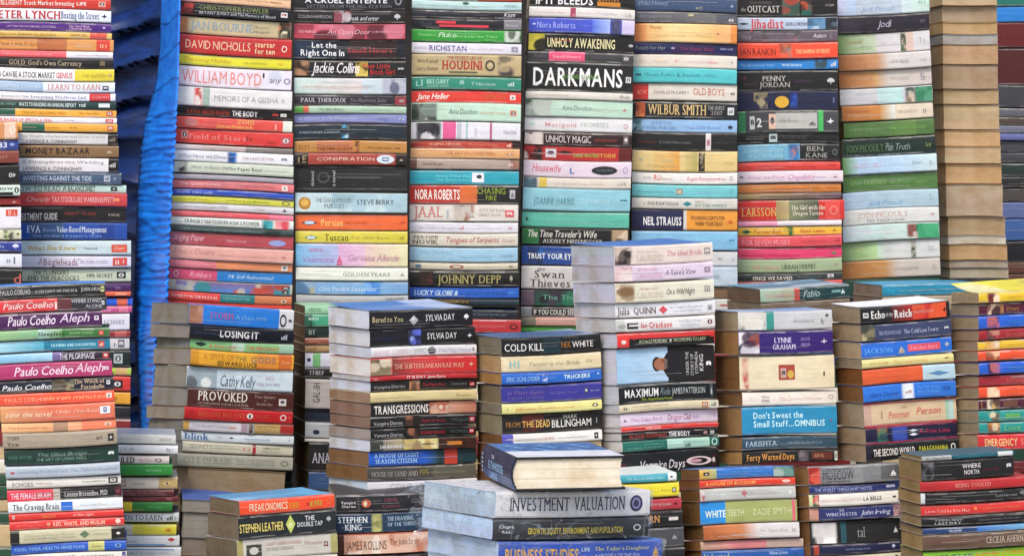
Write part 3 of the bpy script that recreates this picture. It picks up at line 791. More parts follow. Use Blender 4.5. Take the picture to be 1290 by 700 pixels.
stack('I', 'in the third stack from the tarp', 'books in the third tall stack from the tarp', 5.10, 1, [(0, 519), (150, 518), (240, 516), (420, 516)], [(0, 657), (150, 656), (240, 653), (330, 652), (420, 655)], [(0, 3), (150, 2), (240, 1), (420, 1)], 0, '''
-14 1 c8d0c8 | 60-100:e0502c
1.5 13 bcd8d8 | | 5 70 44 62 z a4c4c4; 46 52 8 40 o 507068; 84 96 36 60 z 9ab8bc
13 24 2a2930 | 0-50:343640>2a2930 | 8 48 34 56 z 585c68; 56 70 40 60 z 6a6a74; 84 94 20 66 i ececf0 Kaze; 76 92 74 88 z b8b8c0
24 37.5 1f2230 | 84-100:8c8890 | 8 18 34 72 z 485868; 22 40 22 46 q d84050; 25 70 56 78 q d84050; 86 97 44 66 z c4c0c8
38 53.5 36a03e | 84-100:@223a26,1a2a1c,406048,c8d0c8 | 6 22 34 54 z 8cd08c; 24 40 22 62 i d8f0d0 Fluke; 40 78 40 60 z 90d490; 66 76 68 84 z 90d490
54 68.5 dedbe4 | | 3 14 40 62 z b8b0c4; 16 50 26 72 b 5f62a0 RICHISTAN; 52 84 42 60 z c8c0d0; 91 97 30 74 q 9a94a8
69 96 c0ae86 | 78-94:@4a4650,3a3640,6a6468,c0ae86 | 5 24 24 42 s 4c4436 Wm Kalush; 5 24 58 76 s 4c4436 Larry Sloman; 32 64 8 24 r a84a3c THE SECRET LIFE OF; 28 64 30 70 R b03c34 HOUDINI; 34 60 80 86 q 4c6048; 67 76 24 76 O 4c4840; 70 74 34 66 o c8b890
97 113.5 35917c | | 4 12 24 74 z a8d4c8; 14 34 22 56 b b4dcd0 BIKE CURRY; 14 34 64 82 z a0ccc0; 44 48 24 70 d 98c4b8; 54 76 42 66 i c4dcd8 T Harrison; 88 94 30 66 d c8e4dc
114 130 de3a30 | | 5 34 24 72 I f8ece4 Jane Heller; 36 62 30 66 z d8603c; 64 86 26 70 r c8703c DANCES; 90 95 26 68 q f4e0dc
130 153 c0dccb | 0-24:@8a9a90,38443c,c0c8c0,586860,202830 | 34 60 34 62 i 3c4a54 Anna Davidson; 62 86 48 60 z d0b090; 90 96 34 64 q d89888
154 176.5 dddce2 | 4-28:@d8d8dc,6a6c74,e8e8ec,303038;29-41:de6498;42-46:c0c0cc;50-52:a8c4cc;72-74:b86888 | 6 20 34 64 i 2c2c34 SUPER; 58 62 20 80 z c8c8d4; 84 96 44 62 z a8a8b4
177 187 be4a3a | 0-16:8a3428>c04a38;93-100:3a2824 | 17 46 32 66 s e8b8a0 ANIMA HINDIN; 52 80 38 62 z e09880; 88 92 28 74 o f0d8c8
187 200 d9a876 | | 6 22 36 60 z ecc89c; 32 78 34 62 z b87848; 88 94 46 62 o b07848
200 213.5 b3a196 | 0-6:7a5844;92-100:a07868 | 12 30 34 62 s 504848 David Bergen; 36 86 40 58 z c4b0a8; 90 94 40 64 q e0c8c0
214.5 233 2fa6b8 | | 24 56 26 46 z 7cd0d8; 24 56 58 74 z 7cd0d8; 57 68 14 82 q e4e4ec; 61 66 28 56 o 3c4450
233 257 c0342a | 46-62:dc7030>c87038;62-100:262622 | 5 46 24 76 b f4f0e8 NORA ROBERTS; 62 88 14 46 s 98a840 CHASING; 70 80 54 80 s 98a840 FIRE; 92 97 24 70 q b8b8bc
257 279 d9d5ce | 40-60:@d9d5ce,a87860,4a3028,703828,282020 | 4 30 16 76 r c8827c JAAL; 34 38 20 80 z b0b8c0; 64 88 26 42 z b0aca8; 64 84 54 68 z b0aca8; 88 96 34 72 q d85460
279.5 293.5 dcdbe4 | | 8 46 38 60 z b8b4c4; 46 50 34 66 d c84858; 52 84 42 60 z c4c0d0; 91 96 34 66 z c08890
294 310.5 d3cfc2 | | 4 26 18 40 r 706860 NAOMI; 3 26 50 80 r 5c544c NOVIK; 33 82 24 66 I b86c60 Tongues of Serpents; 86 97 40 66 z c89c90
311 330 9fc4da | | 8 40 24 46 z 84acc8; 46 76 56 74 z 88b0cc; 84 96 50 66 z 6c94b4; 8 40 58 74 z b8d4e4
331 340 cbc6b4 | | 5 11 26 76 o 5a8098; 37 50 20 78 O a03c3c; 52 84 44 60 z a8a490; 91 96 40 66 o 907050
341 360.5 24231f | 9-22:@5a2c24,a85c40,302420,783830 | 34 62 8 20 z 8a8468; 26 60 26 80 r a8a06c JOHNNY; 64 84 26 78 r a8a06c DEPP; 92 95 30 74 d b0aca0
361 375.5 1767c4 | | 4 44 30 72 I d4e8f4 LUCKY GLOBE &; 46 90 40 66 z 1c4c98; 90 96 36 62 z 5aa0e0 | top=2a78c8
376 384 22282c | 24-50:3a3420;56-100:2c404c | 24 54 26 60 i d0b060 the mountain way
390 401.5 1f2a34 | | 50 90 40 62 z 788898 | top=2a6aa4 xr=652
402 419 b93238 | | 50 86 44 60 z d88080; 90 97 30 72 O 202020 | xr=656
''')
stack('J', 'in the fourth stack from the tarp', 'books in the tall stack above the romance novels', 5.15, 2, [(0, 667), (60, 665), (100, 663), (150, 661), (300, 657), (415, 656)], [(0, 800), (100, 797), (220, 795), (300, 791), (415, 790)], [(0, 5), (120, 4), (415, 2)], 0, '''
-6 10 201f20 | | 6 60 14 80 b ececee IF IT BLEEDS; 64 84 6 40 b c88830 QUINTIN; 64 86 48 84 q c88830
10 23 dfdad6 | 39-44:@b04868,d890a0,a03c5c | 8 36 44 62 z dcc4c0; 46 64 44 60 z ccb8d0; 64 84 42 62 z c4b8d0; 91 97 30 70 z b8b4b8
23 42.5 4a5cc8 | 60-77:5c78d8>a8bcec;77-88:@4a4a70,a8a8d0,383860,8888b8;88-100:d0c8e4 | 3 7 40 52 d d0d8f4; 8 44 30 70 r a8b4ec Nora Roberts; 47 72 44 56 z 7c90e0
43 66 23221e | 0-16:@d8cc50,2a2820,c8bc48,e0d458 | 18 42 26 76 b e8dfb0 UNHOLY; 24 40 30 44 z c04038; 44 82 26 78 b e4dcae AWAKENING; 85 86 10 90 z 4a5a58; 95 99 48 62 d d8d8d0
66 79 464648 | 20-54:e05880 | 6 18 34 60 z 707074; 24 50 34 64 z f0a8bc; 60 82 40 60 z 646468; 90 96 24 74 q 787478
79 116 242325 | | 6 90 20 80 b f1f0ee DARKMANS; 33 68 44 56 z 6a9a50; 93 98 44 64 q d0d0d0
116 126 d7d3ca | | 8 40 42 60 z b8b2a8; 88 97 28 64 i 70706c Buds
126 148 bdd8c8 | 0-24:@8a9a90,38443c,c0c8c0,586860,202830 | 34 62 34 60 i 586860 Anna Davidson; 64 86 48 60 z c8c0a8; 90 95 40 64 d d07c6c
148 166.5 dedee0 | | 4 9 34 60 o c0dcc8; 19 48 36 66 z d8a8ac; 52 78 34 62 z b8c4b8; 92 96 36 70 O d8a8a4
167 184 3a2428 | 0-18:@5a3c40,c8b8b8,7a4a4c,2a1c1e,e0d4d0 | 20 62 24 76 s dcd4d4 UNHOLY MAGIC; 66 86 44 62 z a04434; 92 97 18 82 q 786868
184 203 b82c2e | 0-18:@1e1c1e,d8d4d0,a8282c,c03034,2a2424;88-100:6a2024 | 20 30 20 78 q d8d4d8; 22 28 34 60 o 3c3c68; 30 46 30 50 d 301c1c; 46 68 46 72 z 98b040; 68 85 46 72 z d8a048
203 224 dccfda | | 8 34 22 66 I cc5868 Housewife; 43 54 30 74 z 4a70b4; 63 87 26 78 o 2f3236; 68 83 44 58 z 70787c; 92 97 30 70 O b8a8d0
224 237.5 d9d2c8 | 0-14:@2a3c48,5a7888,203038,a8b4b8;15-22:d8c05c | 30 74 46 62 z c4a8a4; 88 96 42 64 z 9a948c
237.5 266 92c5d2 | | 10 48 42 72 r 5c8a94 JOANNE HARRIS; 54 80 46 66 z b8dce4; 91 97 44 54 d 48707c
266.5 287 62b9a6 | | 3 6 40 60 o 306058; 12 60 42 56 z 78c8b6; 66 90 40 56 z 80ccb8
287 309 241f1f | 0-16:@2c7040,388850,246038;84-100:@d8c8b0,2a2420,b09878 | 5 70 14 54 I d8d4cc The Time Traveler's Wife; 20 76 66 88 r c0bcb8 AUDREY NIFFENEGGER
310 334 1c4f98 | 6-20:@1a3c70,2468b0,183058 | 6 52 40 68 b ecf2f6 TRUST YOUR EYES; 60 92 42 62 z 88b0dc
335 364.5 cbc8c6 | | 15 22 6 20 r 5a5450 the; 12 40 20 52 r 4e4844 Swan; 8 46 58 90 r 4e4844 Thieves; 60 90 44 60 z 989490
365 386 35303e | 0-12:6a5a68;12-100:@1f5a48,3a3444,2a7458,28242e,484050 | 20 80 30 60 z 70a890
387 400 211f22 | 0-10:8a8c8e | 12 50 24 74 b d0ccc8 IF YOU COULD SEE
400 411 c79a8e | 0-14:7a7868 | 18 40 30 60 z dcb0a8
411 418 58a84c
''')
stack('K', 'in the fifth stack from the tarp', 'books in the tall stack right above the pale romance pile', 5.20, 1, [(0, 800), (100, 797), (400, 795)], [(0, 928), (400, 929)], [(0, 3), (250, 2), (400, -1)], 0, '''
-12 -3 8a8c90
-3 15 46597a | | 2 32 24 60 z 8c9cb4; 36 90 46 64 z 5a7090; 60 66 66 84 z c0b890; 93 97 34 74 o a0b0c8
15 29.5 64656f | 20-80:6a6a70>7c7a7c | 3 36 34 60 z 8a8c90; 52 58 16 40 q a89c70; 92 97 50 78 o d8d4d0
30 54 e6b67c | 0-12:d8844c>e8a868;12-40:e8b878>ecd8a0;40-78:ecd8a0>e8c080;94-100:e09448 | 16 26 12 30 z c07840; 20 78 52 72 i dcc080 Secret Stories of Amritsar; 80 83 40 60 d a86838
54 69 272c5c | 38-78:3c2c58 | 2 31 30 64 s 8c9c94 Reach for Her; 36 40 40 60 o a090c0; 44 78 40 66 z 9a4470; 84 96 40 54 z b4b4dc
69 86 dfd8cc | | 3 12 36 64 z d8c8b4; 20 34 44 60 z e0c4a0; 40 46 36 60 z e0a090; 52 74 46 62 z d8b0c8; 74 82 40 62 z d8a0a0; 94 97 36 66 z a8a4a0
86 105 5cc4c8 | | 3 8 40 54 q 206068; 11 40 34 56 s 3c868c Mansa Kahi's; 42 64 34 58 s 3c868c & Asylum; 68 80 36 56 z 4c9cb8
105 127 dcd5ca | 0-15:c73a34 | 3 13 30 66 i e89080 xx; 20 54 44 62 s 6c645c CHARLES McCARRY; 58 88 26 66 s c0705c OLD BOYS; 94 98 46 62 d 383430
128.5 149 26292e | 3-12:@b85c34,d88850,8a3c24,c07040 | 15 70 18 80 r d8bd86 WILBUR SMITH; 72 88 22 46 r b0b0ac THE QUEST; 75 86 54 78 r b0b0ac 2007; 91 97 30 76 q d8dce0
150 167 97bce0 | 0-10:@5a7c88,88a8b8,a8c4d8,405860 | 18 38 20 46 z 7090c4; 14 42 56 78 z 5c7cb4; 50 84 52 70 z 7c9cd0; 91 96 44 76 d 2c3a58
167 190 202022 | 70-75:dcd6d6 | 4 22 48 60 z 903434; 25 60 46 60 z 888888; 78 97 48 56 z 5c5c5c; 71 74 34 70 q c89098
190 216.5 dcc58c | 50-62:d0bc80>b0a868;63-69:@3a3420,6a6034,d8ccb0,282418;20-45:dcc080>e0a850 | 6 10 36 54 o b8b098; 27 48 36 56 z c0c0a4; 14 44 66 76 z c8b078; 88 97 46 60 z c8b484
217 232 e4e1de | | 10 18 40 62 z b0acac; 21 27 24 66 b d85c50 RU; 28 38 40 64 z c8a8a4; 52 88 36 64 i d86c88 Ragini Ramachandran; 93 97 34 66 z b0b0b0
233 249 79c4ca | | 6 40 46 62 z 68b0c0; 42 48 30 70 q b09478; 58 82 46 62 z 90c0d8; 93 97 36 64 z 68a8b4
249.6 263.5 cfcdc6 | | 9 12 30 70 z a8a4a0; 15 44 22 64 s 4c4c54 notorious; 48 57 26 72 d 2c8890; 60 68 20 40 z b88c90; 60 90 50 74 z 709c90
264 290 e09c3c | 0-49:2a2c54;49-52:cfcdc6 | 5 8 10 90 z 9094c0; 11 47 36 76 b f0eef0 NEIL STRAUSS; 56 88 30 48 b 6c4818 FOUNDING LIGHTS FOR; 60 86 58 76 b 6c4818 WHEN YOUR DEAD; 91 96 44 64 d d86030
291 315 87bcdc | | 92 97 40 54 d 5c90b4; 40 80 40 60 z 98c8e4
316 335 c9cacc | | 80 86 40 60 z 8a8c90; 95 98 44 60 z a0a0a4
336 361 bac8d4 | | 78 88 40 60 z 98a8b8
361.5 375.5 80664c | 
376.5 391.5 c9cbc4 | 86-96:c8b8b4 | 78 88 44 60 o b85860; 94 98 44 70 d 383838 | xr=937
392 412 b6ac98
''')
stack('L', 'in the sixth stack from the tarp', 'books in the tall stack with the red trilogy novel', 5.28, 1, [(0, 929), (400, 930)], [(0, 1055), (150, 1056), (250, 1060), (360, 1061)], [(0, -1), (250, -2), (360, -3)], 0, '''
-14 -3.5 3a5a3a
-3 21 252323 | 44-64:@3a5a50,d8c8b8,a84838,28403c,c0b0a0;62-75:@b05030,2c6a60,c86848,3a3434 | 10 42 44 78 r ccc8c4 OUTCAST; 12 34 20 32 z 706c6c; 3 8 52 74 i b0acac the; 88 96 38 50 z a8a4a0
22 38 bccadc | 88-100:@303a44,5a6a78,22282e;70-88:@6a94b8,b0c4d8,4a7898 | 0 12 42 60 d 383458; 13 46 12 84 R d0545a Jihadist; 48 74 36 66 b 585a6c ANURAG MOHANTY
38.5 53.5 6c626c | 24-64:@6c626c,8a6470,5a565c,9c5c6c,706a70 | 4 20 34 70 z a098a0; 75 88 30 64 i dcd8dc Aslam; 92 97 30 70 z 908890
54 74 f05330 | 41-55:@b05c48,808088,e06848,c87858 | 3 38 34 78 b 8a3424 IAN RANKIN; 58 92 42 68 b f4c890 THE NAMING OF DEAD
74.5 88 2e8ad2 | 76-90:@2e8ad2,6c8470,b0b4a0,405860 | 3 36 44 66 z b0d4f0; 44 64 42 66 z d4e8f4; 93 98 26 74 d e0e4e0
88.5 115 242325 | | 4 10 20 50 d 702c50; 6 20 58 72 z 5c4c58; 25 48 26 50 r c0bcb8 PENNY; 22 52 56 80 r b0aca8 JORDAN; 56 74 46 58 i 64486c seduction; 89 97 38 68 d c8c8c4
115 139 272c4c | 16-30:@272c4c,a89870,504c60,888068;52-60:@1c3c90,2c60b8,283468 | 37 51 26 88 o dcb03c; 19 28 30 86 d a89c80; 95 98 26 64 z 6c7494
139 167 4c4e52 | 1-8:3f8a5c;80-85:50b868 | 31 38 16 84 q dcbca8; 38 79 12 84 q bcbcb8; 41 60 40 56 z 6c6c6c; 12 17 24 84 q c8c8c8; 19 24 34 74 b dcdcd8 2; 70 78 50 70 d 58585c; 88 96 34 66 d e0e0e0
167 180.5 232222 | | 8 26 46 62 z 787878; 31 39 10 90 q b8c8c8; 33 37 30 70 d 485860; 44 68 42 58 z 686868; 97 98 20 80 z 787878
181 203 79b2cc | 49-61:@3a80b8,88b8d8,c88060,2c6498;61-100:282a2c | 6 44 24 46 b a4ccd8 CONN IGGULDEN; 10 44 56 80 b a4ccd8 WOLF OF PLAINS; 68 84 16 44 s a8a8a4 BEN; 67 88 54 82 s a8a8a4 KANE; 93 98 30 66 O 7c7c7c
204 215 d8463e | | 8 34 50 70 z a83430; 44 76 46 64 z a83c34; 88 96 30 50 z b03830
215 230 e0d3dc | | 2 5 38 58 d 282830; 10 44 40 66 z cc90bc; 47 72 34 74 i c870b0 Chapslicks; 73 84 44 66 z c8a8d0; 90 95 44 66 o a87070 | xr=1062
231 243 cd843e | | 14 30 30 56 z e0a868; 32 80 38 66 z 8c5424; 86 98 40 60 z b06c30
243 251 8a6a78 | 0-100:a89468>6c5464 | 20 70 44 62 z 604c5c
252 278 cc2f28 | 36-48:a89468>c0b080;48-76:8a9070>5a6050;82-96:dc5048 | 4 36 36 76 r d8b464 LARSSON; 50 82 26 46 r e8e0d0 The Girl with the; 52 80 54 74 r e8e0d0 Dragon Tattoo; 86 94 30 74 O e88878 | xr=1064
278 284.5 e6e0e4 | 0-38:e8a0bc | 44 76 40 60 z a8b0b8
285 296.5 e4bc3c | 44-54:@2c7c48,e4bc3c,206838 | 3 13 30 76 d 2c6c58; 16 41 30 72 b c05428 Farmer Boll; 60 84 30 70 b c05428 Guntr Laban; 90 96 36 66 d 906820
297 311 da555e | | 4 50 30 76 b ee98a4 FOR SEVEN MUSES; 18 46 82 92 z e88c98; 60 84 40 60 z b44450; 94 98 30 60 d b02838
311 326 de4576 | | 4 26 58 72 i 801c3c Rupert Brooke; 30 60 60 72 z b03058; 89 96 36 76 o 3ca06c
326 343 a4b594 | | 12 40 46 70 r c89c88 THE FINAL; 42 75 40 72 r 4a5840 URBAN HERMIT; 56 59 76 92 d 5a6848; 93 96 40 58 o b07060
343 354 3a4546 | | 14 52 36 78 b d8d4cc ONCE WE SAVED; 56 80 40 60 z 7c8888; 86 92 26 66 q c8ccc8
354 362 c8493c
''')
stack('M', 'in the slanting pastel stack', 'pastel novels in the slanting stack beside the page-edge pile', 5.36, 2, [(0, 1055), (80, 1057), (125, 1059), (160, 1064), (190, 1062), (230, 1063), (350, 1061)],
      [(0, 1171), (60, 1172), (100, 1174), (140, 1176), (200, 1180), (260, 1183), (350, 1185)], [(0, -6), (350, -6)], 0, '''
-20 -5 4f7c52
-4 18.5 bcc8d6 | 0-20:c8c8e4>b8d0e8;70-100:ccdce0>c8e0d4 | 26 62 52 78 i 8caac8 Jodi Picoult; 88 97 30 50 z 90b8a8
19 40.5 2f2b37 | 0-30:4a4450>2f2b37 | 3 20 50 66 z 58505c; 43 57 30 70 i c0b8c8 Jodi; 90 95 36 64 d 645868 | xl=1056
41 66.5 d2d0d2 | 0-42:86a268>c4d0b8;68-74:@506848,d8b8b0,303c30,e0d0c8;74-82:d8c0b4 | 8 26 30 48 z a89058; 16 36 56 80 z 98b878; 46 58 44 58 z c4c0cc; 88 95 34 60 z b0b0b8
67 87.5 d2cecc | 0-42:a86c3c>c89870;42-56:c89870>d2cecc | 8 26 24 44 r b88050 JODI; 4 30 54 80 r b88050 PICOULT; 55 64 46 62 z b0a4a0; 66 82 44 66 z b0a8a8; 89 95 40 60 z b8b4b8
88 109.5 cec6c0 | 0-38:a86c3c>cc9c68;38-54:d0a060>cec6c0 | 8 36 40 60 z c08450; 55 64 46 60 z b0a4a0; 66 82 44 64 z b8acac; 88 93 30 70 z a8a0a4 | pg=c8a878
110 131 cccccf | 40-68:c0d8d8>b8dcd8;70-82:@8a7c6c,d0c0b0,405850;80-100:@3c8466,5ca080,287858 | 18 40 30 66 z c8ccd4; 30 48 74 84 z c4c8cc
131 151 dcd0bc | 0-42:b87840>cc8c48;42-58:cc9858>d8e0d8 | 4 30 30 46 z a05c2c; 6 40 56 76 z d0904c; 60 82 42 58 z b8a8a0; 89 94 36 66 z 8c8c84; 96 98 10 90 z c8b898
151.5 172 5a7c48 | 40-80:5a7c48>6a8c4c | 6 40 34 60 z 749c60; 50 90 40 56 z 7cac5c | pg=a8885c
173 195.5 243630 | 0-10:2c4a38>243630 | 4 44 36 76 r 5c7c50 JODI PICOULT; 46 54 30 74 i 98a8a0 Plain; 56 72 36 72 i 98a8a0 Truth; 90 96 40 60 z 98a060
196 218 b6cfe6 | 0-16:7ca85c>b0d0d8;60-100:b6cfe6>c8dcdc | 10 42 40 62 z c8b4cc; 50 66 40 56 z b0d0d4; 74 84 36 56 z 90b8c0; 90 96 34 62 z a0b0b8
218.5 240 5a7f48 | | 8 46 30 60 z 74a45c; 50 90 40 60 z 78a860 | pg=a07c58
240 262.5 aec6d2 | 0-50:b4c8e0>a8c4d0 | 26 62 56 78 i 70a0cc Jodi Picoult; 90 94 30 60 z a0b4bc
262 281.5 d6d8d6 | | 15 68 26 58 r c8a8a0 JODI PICOULT; 24 64 66 84 r 98989c The Tenth Circle; 90 96 36 60 d c89c94
282 302.5 c4d8d4 | 0-40:c8d4dc>c0dcd8;66-78:@c8b09c,dccfc4,8a5850,b8d8cc;76-100:@3c8466,50b080,287858,40a074 | 8 54 30 64 r d8d4dc ATWOOD; 14 44 74 86 z c0c8cc
303 326.5 cdd0d0 | 0-36:86a472>b8d4a0;36-50:c4dcc8>cdd0d0;70-76:@506848,c0b8a8,303c30 | 10 28 30 50 z a8b070; 14 34 60 80 z 9cbc80; 42 58 44 60 z b8c4c8; 88 95 36 62 z b8bcc0
327 349.5 c0bab2 | 0-44:a4703c>c09058;44-58:c09058>c0bab2 | 8 36 30 66 z b88048; 54 68 42 60 z a89c94; 68 84 42 60 z a89c98; 90 96 34 62 z b0aca8
''')
stack('N', 'in the tall page-edge pile', 'books shown by their page edges in the tall tan pile', 5.46, 9, [(0, 1187), (130, 1189), (240, 1192), (350, 1197)], [(0, 1256), (130, 1259), (240, 1263), (300, 1268), (350, 1272)], 0, 16, '''
-12 7 c2a57e | | | f
8 28 b09672 | | | f pg=bda181
28.5 43 c8ab7c | | | f pg=d3b27d
43.5 56 a6acb6 | | | f pg=b4b3b2
56.5 81 b39672 | | | f pg=c2a077
82 112 9a8468 | | | f pg=ac937a
113 131 c8ae86 | | | f pg=d1b58a
132 163 b9a17c | | | f pg=c4ac85
164.5 184 c2a273 | | | f pg=cfae7a
184.5 205.5 c6aa7e | | | f pg=d2b283
206 231 bf9d6e | | | f pg=cda771
232 272 a79070 | | | f pg=b69e7e
272.5 296 b89b6e | | | f pg=c8a778
296.5 307 c4c0cc | | | f pg=cbc2b6
308 327 b89770 | | | f pg=c5a473
328 337 98a0a8 | | | f pg=b0aca6
338 350 a89c84 | | | f pg=b6ac9a
''', pg='d0b086')
stack('O', 'in the shadowed pile behind the page-edge pile', 'books in the shadowed pile behind the page-edge pile', 6.02, 6, 1255, 1375, 0, 0, '''
-10 8 2c7c70
8.5 28 1c84cc | | 30 80 30 60 z 78bce8
28.5 60 6c2420
61 107 581c1a
107.5 135 4a4a50
136 147 6c6c74
147.5 158 584c44
158.5 168 74788a
168.5 177 6c74a8
177.5 192 505058
192.5 205 4c4c54
206 222 30403c
222.5 236 303034
237 254 54504c
255 275 6474a0
276 303 4468a0
304 330 202028
''', pg='9a9284')
stack('P', 'in the middle pile beside the tarp', 'books in the middle pile with the yellow city book', 4.72, 27, [(386, 238), (425, 237), (500, 235), (525, 231), (570, 229), (590, 223)], [(386, 370), (450, 369), (590, 369)], [(386, 9), (500, 7), (590, 6)], 49, '''
386 412 1f86dc | 0-14:@8a5c48,c89c84,603c30,a87860;86-100:dcdee0 | 20 42 36 66 z c06088; 44 62 40 64 z 70a8dc; 64 80 46 62 z 88b8e4; 30 76 14 24 z 60a8e8; 86.5 93 24 86 O 2c3034; 88 92 36 74 z 404448; 95 98 46 62 o 30343c | top=7a7468 xl=237
412 430 1b2230 | | 4 26 44 62 s 486080 Cora Carmack; 29 66 24 74 b f0f2f4 LOSING IT; 88 94 30 70 d c0c8d0
430 443 8fcb8c | 40-52:c0dcc8;86-100:a8ccb0 | 4 16 22 74 d 244030; 18 44 40 72 z d88858; 54 86 34 72 z e05058 | xl=240
443 463.5 eab02f | 0-8:d89c28;64-84:e89838;85-98:dc7830 | 12 42 18 54 s d09028 A SPITE OF; 43 54 24 54 s 988c50 THE; 58 82 22 58 b a08c78 GODS; 26 64 62 86 b 6c4c18 EDWARD LUCE; 88 96 40 62 z ecb078 | xl=239
464 491 d5e5ec | 0-28:@302c28,d8dcd8,88a0a8,5a5450,e8ece8,a8b8c0 | 31 64 30 84 I 70808c Cathy Kelly; 74 82 30 46 z c0a8bc; 66 88 60 72 z b8a8c4; 96 98 16 86 z a8bcc8 | xl=235 xr=367
491 515 5a332e | | 10 56 14 62 r eae2da PROVOKED; 10 57 72 84 z b4a090; 62 82 22 36 z c4b0a4; 71 74 44 54 z b4a090; 65 80 60 74 z c4b0a4; 86 93 36 72 q e0dcd8 | xl=236
515 531 c8252a | | 4 9 30 66 O a01c20; 13 56 30 70 r d06848 BELOVE IN LOVE; 57 63 26 72 d e8e0d8; 66 86 34 66 z d85848; 88 94 28 76 O f0e0dc; 96 98 40 60 o e8a0a0
531 545 d8d6da | 0-5:d8b060;52-58:b09ca8;58-64:@6a5a54,302c28,a89084;64-88:b89860;88-100:b03028 | 8 40 36 58 z 9c98b0; 41 52 40 62 z d89878; 65 87 28 68 r d8c890 Katie Fforde | xl=231
545 557.5 dbe4e8 | | 3 24 18 80 r 3a6ca8 blink; 31 36 30 60 z b0b8bc; 42 46 40 62 d 607078; 55 78 44 64 z 80a0c8; 94 97 40 60 z a8b0b4 | xl=229
558 571.5 d5d2bd | 63-66:b83040 | 6 26 26 60 s a8a48c SECRETS; 28 52 44 58 z b4b09c; 54 61 30 66 z c87870; 72 88 26 42 z 98947c; 72 88 56 72 z 98947c | xl=229
572 589.5 b3b3a3 | | 5 46 24 72 z 9c9c8c; 50 84 28 72 z 9c9c90; 89 96 30 70 O 808478 | xl=223
591 624 a8987c | | | f pg=a8906c xl=237 xr=359
''', rise=1.5, pg='938f88')
stack('R', 'in the pages-out pile behind the orange spine', 'pages-out books behind the orange economics book', 4.50, 8, 229, 300, 5, 12, '''
630 646 5a7ab0 | | | f pg=7c7262 top=4a6cb0
646 678 6c7074 | | | f pg=75797c
678.5 701 5c4a38 | | | f pg=6c5a48
''', pg='80786c')
stack('Q', 'in the low pile topped by orange', 'books in the short front pile topped by an orange spine', 4.22, 27, [(630, 302), (700, 299)], [(630, 421), (700, 427)], -10, 39, '''
626 644.5 f25524 | | 10 50 24 74 b f8d8b8 FREAKONOMICS; 52 69 34 74 z c8a830; 70 73 44 66 o c83c30; 74 88 30 74 z b8b448; 92 97 24 70 O e87848 | lift=0.003 top=6cb0d8
645 674 2b3236 | 0-100:2b3236>2f3438 | 1 46 36 72 b e4d47a STEPHEN LEATHER; 48 58 10 92 d c4d070; 50 56 34 66 d e0e4b0; 68 78 20 40 b d8dcdc THE; 60 86 46 66 b d8dcdc DOUBLE TAP; 90 95 30 54 d b8bcbc
674.5 701 d0cdc4 | 0-6:b0a870;93-100:b8b078 | 9 24 28 86 q 4c4c48; 12 21 40 76 o d0cdc4; 28 64 24 38 z c8a090; 28 56 50 64 z a4a098; 66 84 30 48 z c0a098; 86 90 38 60 q 803840
''', rise=6, pg='7f725f')
stack('T', 'at the foot of the black-novel pile', 'books at the foot of the central pile', 4.33, 8, 424, 545, -5, 18, '''
621 643.5 2a2a31 | 22-24:504c50 | 5 20 36 52 b d0ccd0 Vampire; 6 20 58 72 b d0ccd0 Diaries; 26 36 26 74 o b85838; 28 32 36 66 o e8d0b8; 50 64 24 44 z 905060; 48 66 60 76 z 905060; 78 92 46 58 z 8c8c94
644 669.5 24405c | 36-48:@8c8c50,b8b878,24405c,687040 | 2 32 18 48 r e6eef2 STEPHEN; 9 26 56 84 r e6eef2 KING; 53 80 22 42 r a8c0d0 THE DRAWING; 53 82 52 70 r a8c0d0 OF THE THREE
670 697 a85438 | 0-8:5a3024;8-100:@d0a088,e4d4c8,b86c50,e8dcd0,d8b8a4 | 10 52 34 76 s 3c2c28 JAMES ROLLINS; 56 86 28 56 s 6c4c44 The Judas Strain | 
697.5 712 3a3030
''', pg='a8a092')
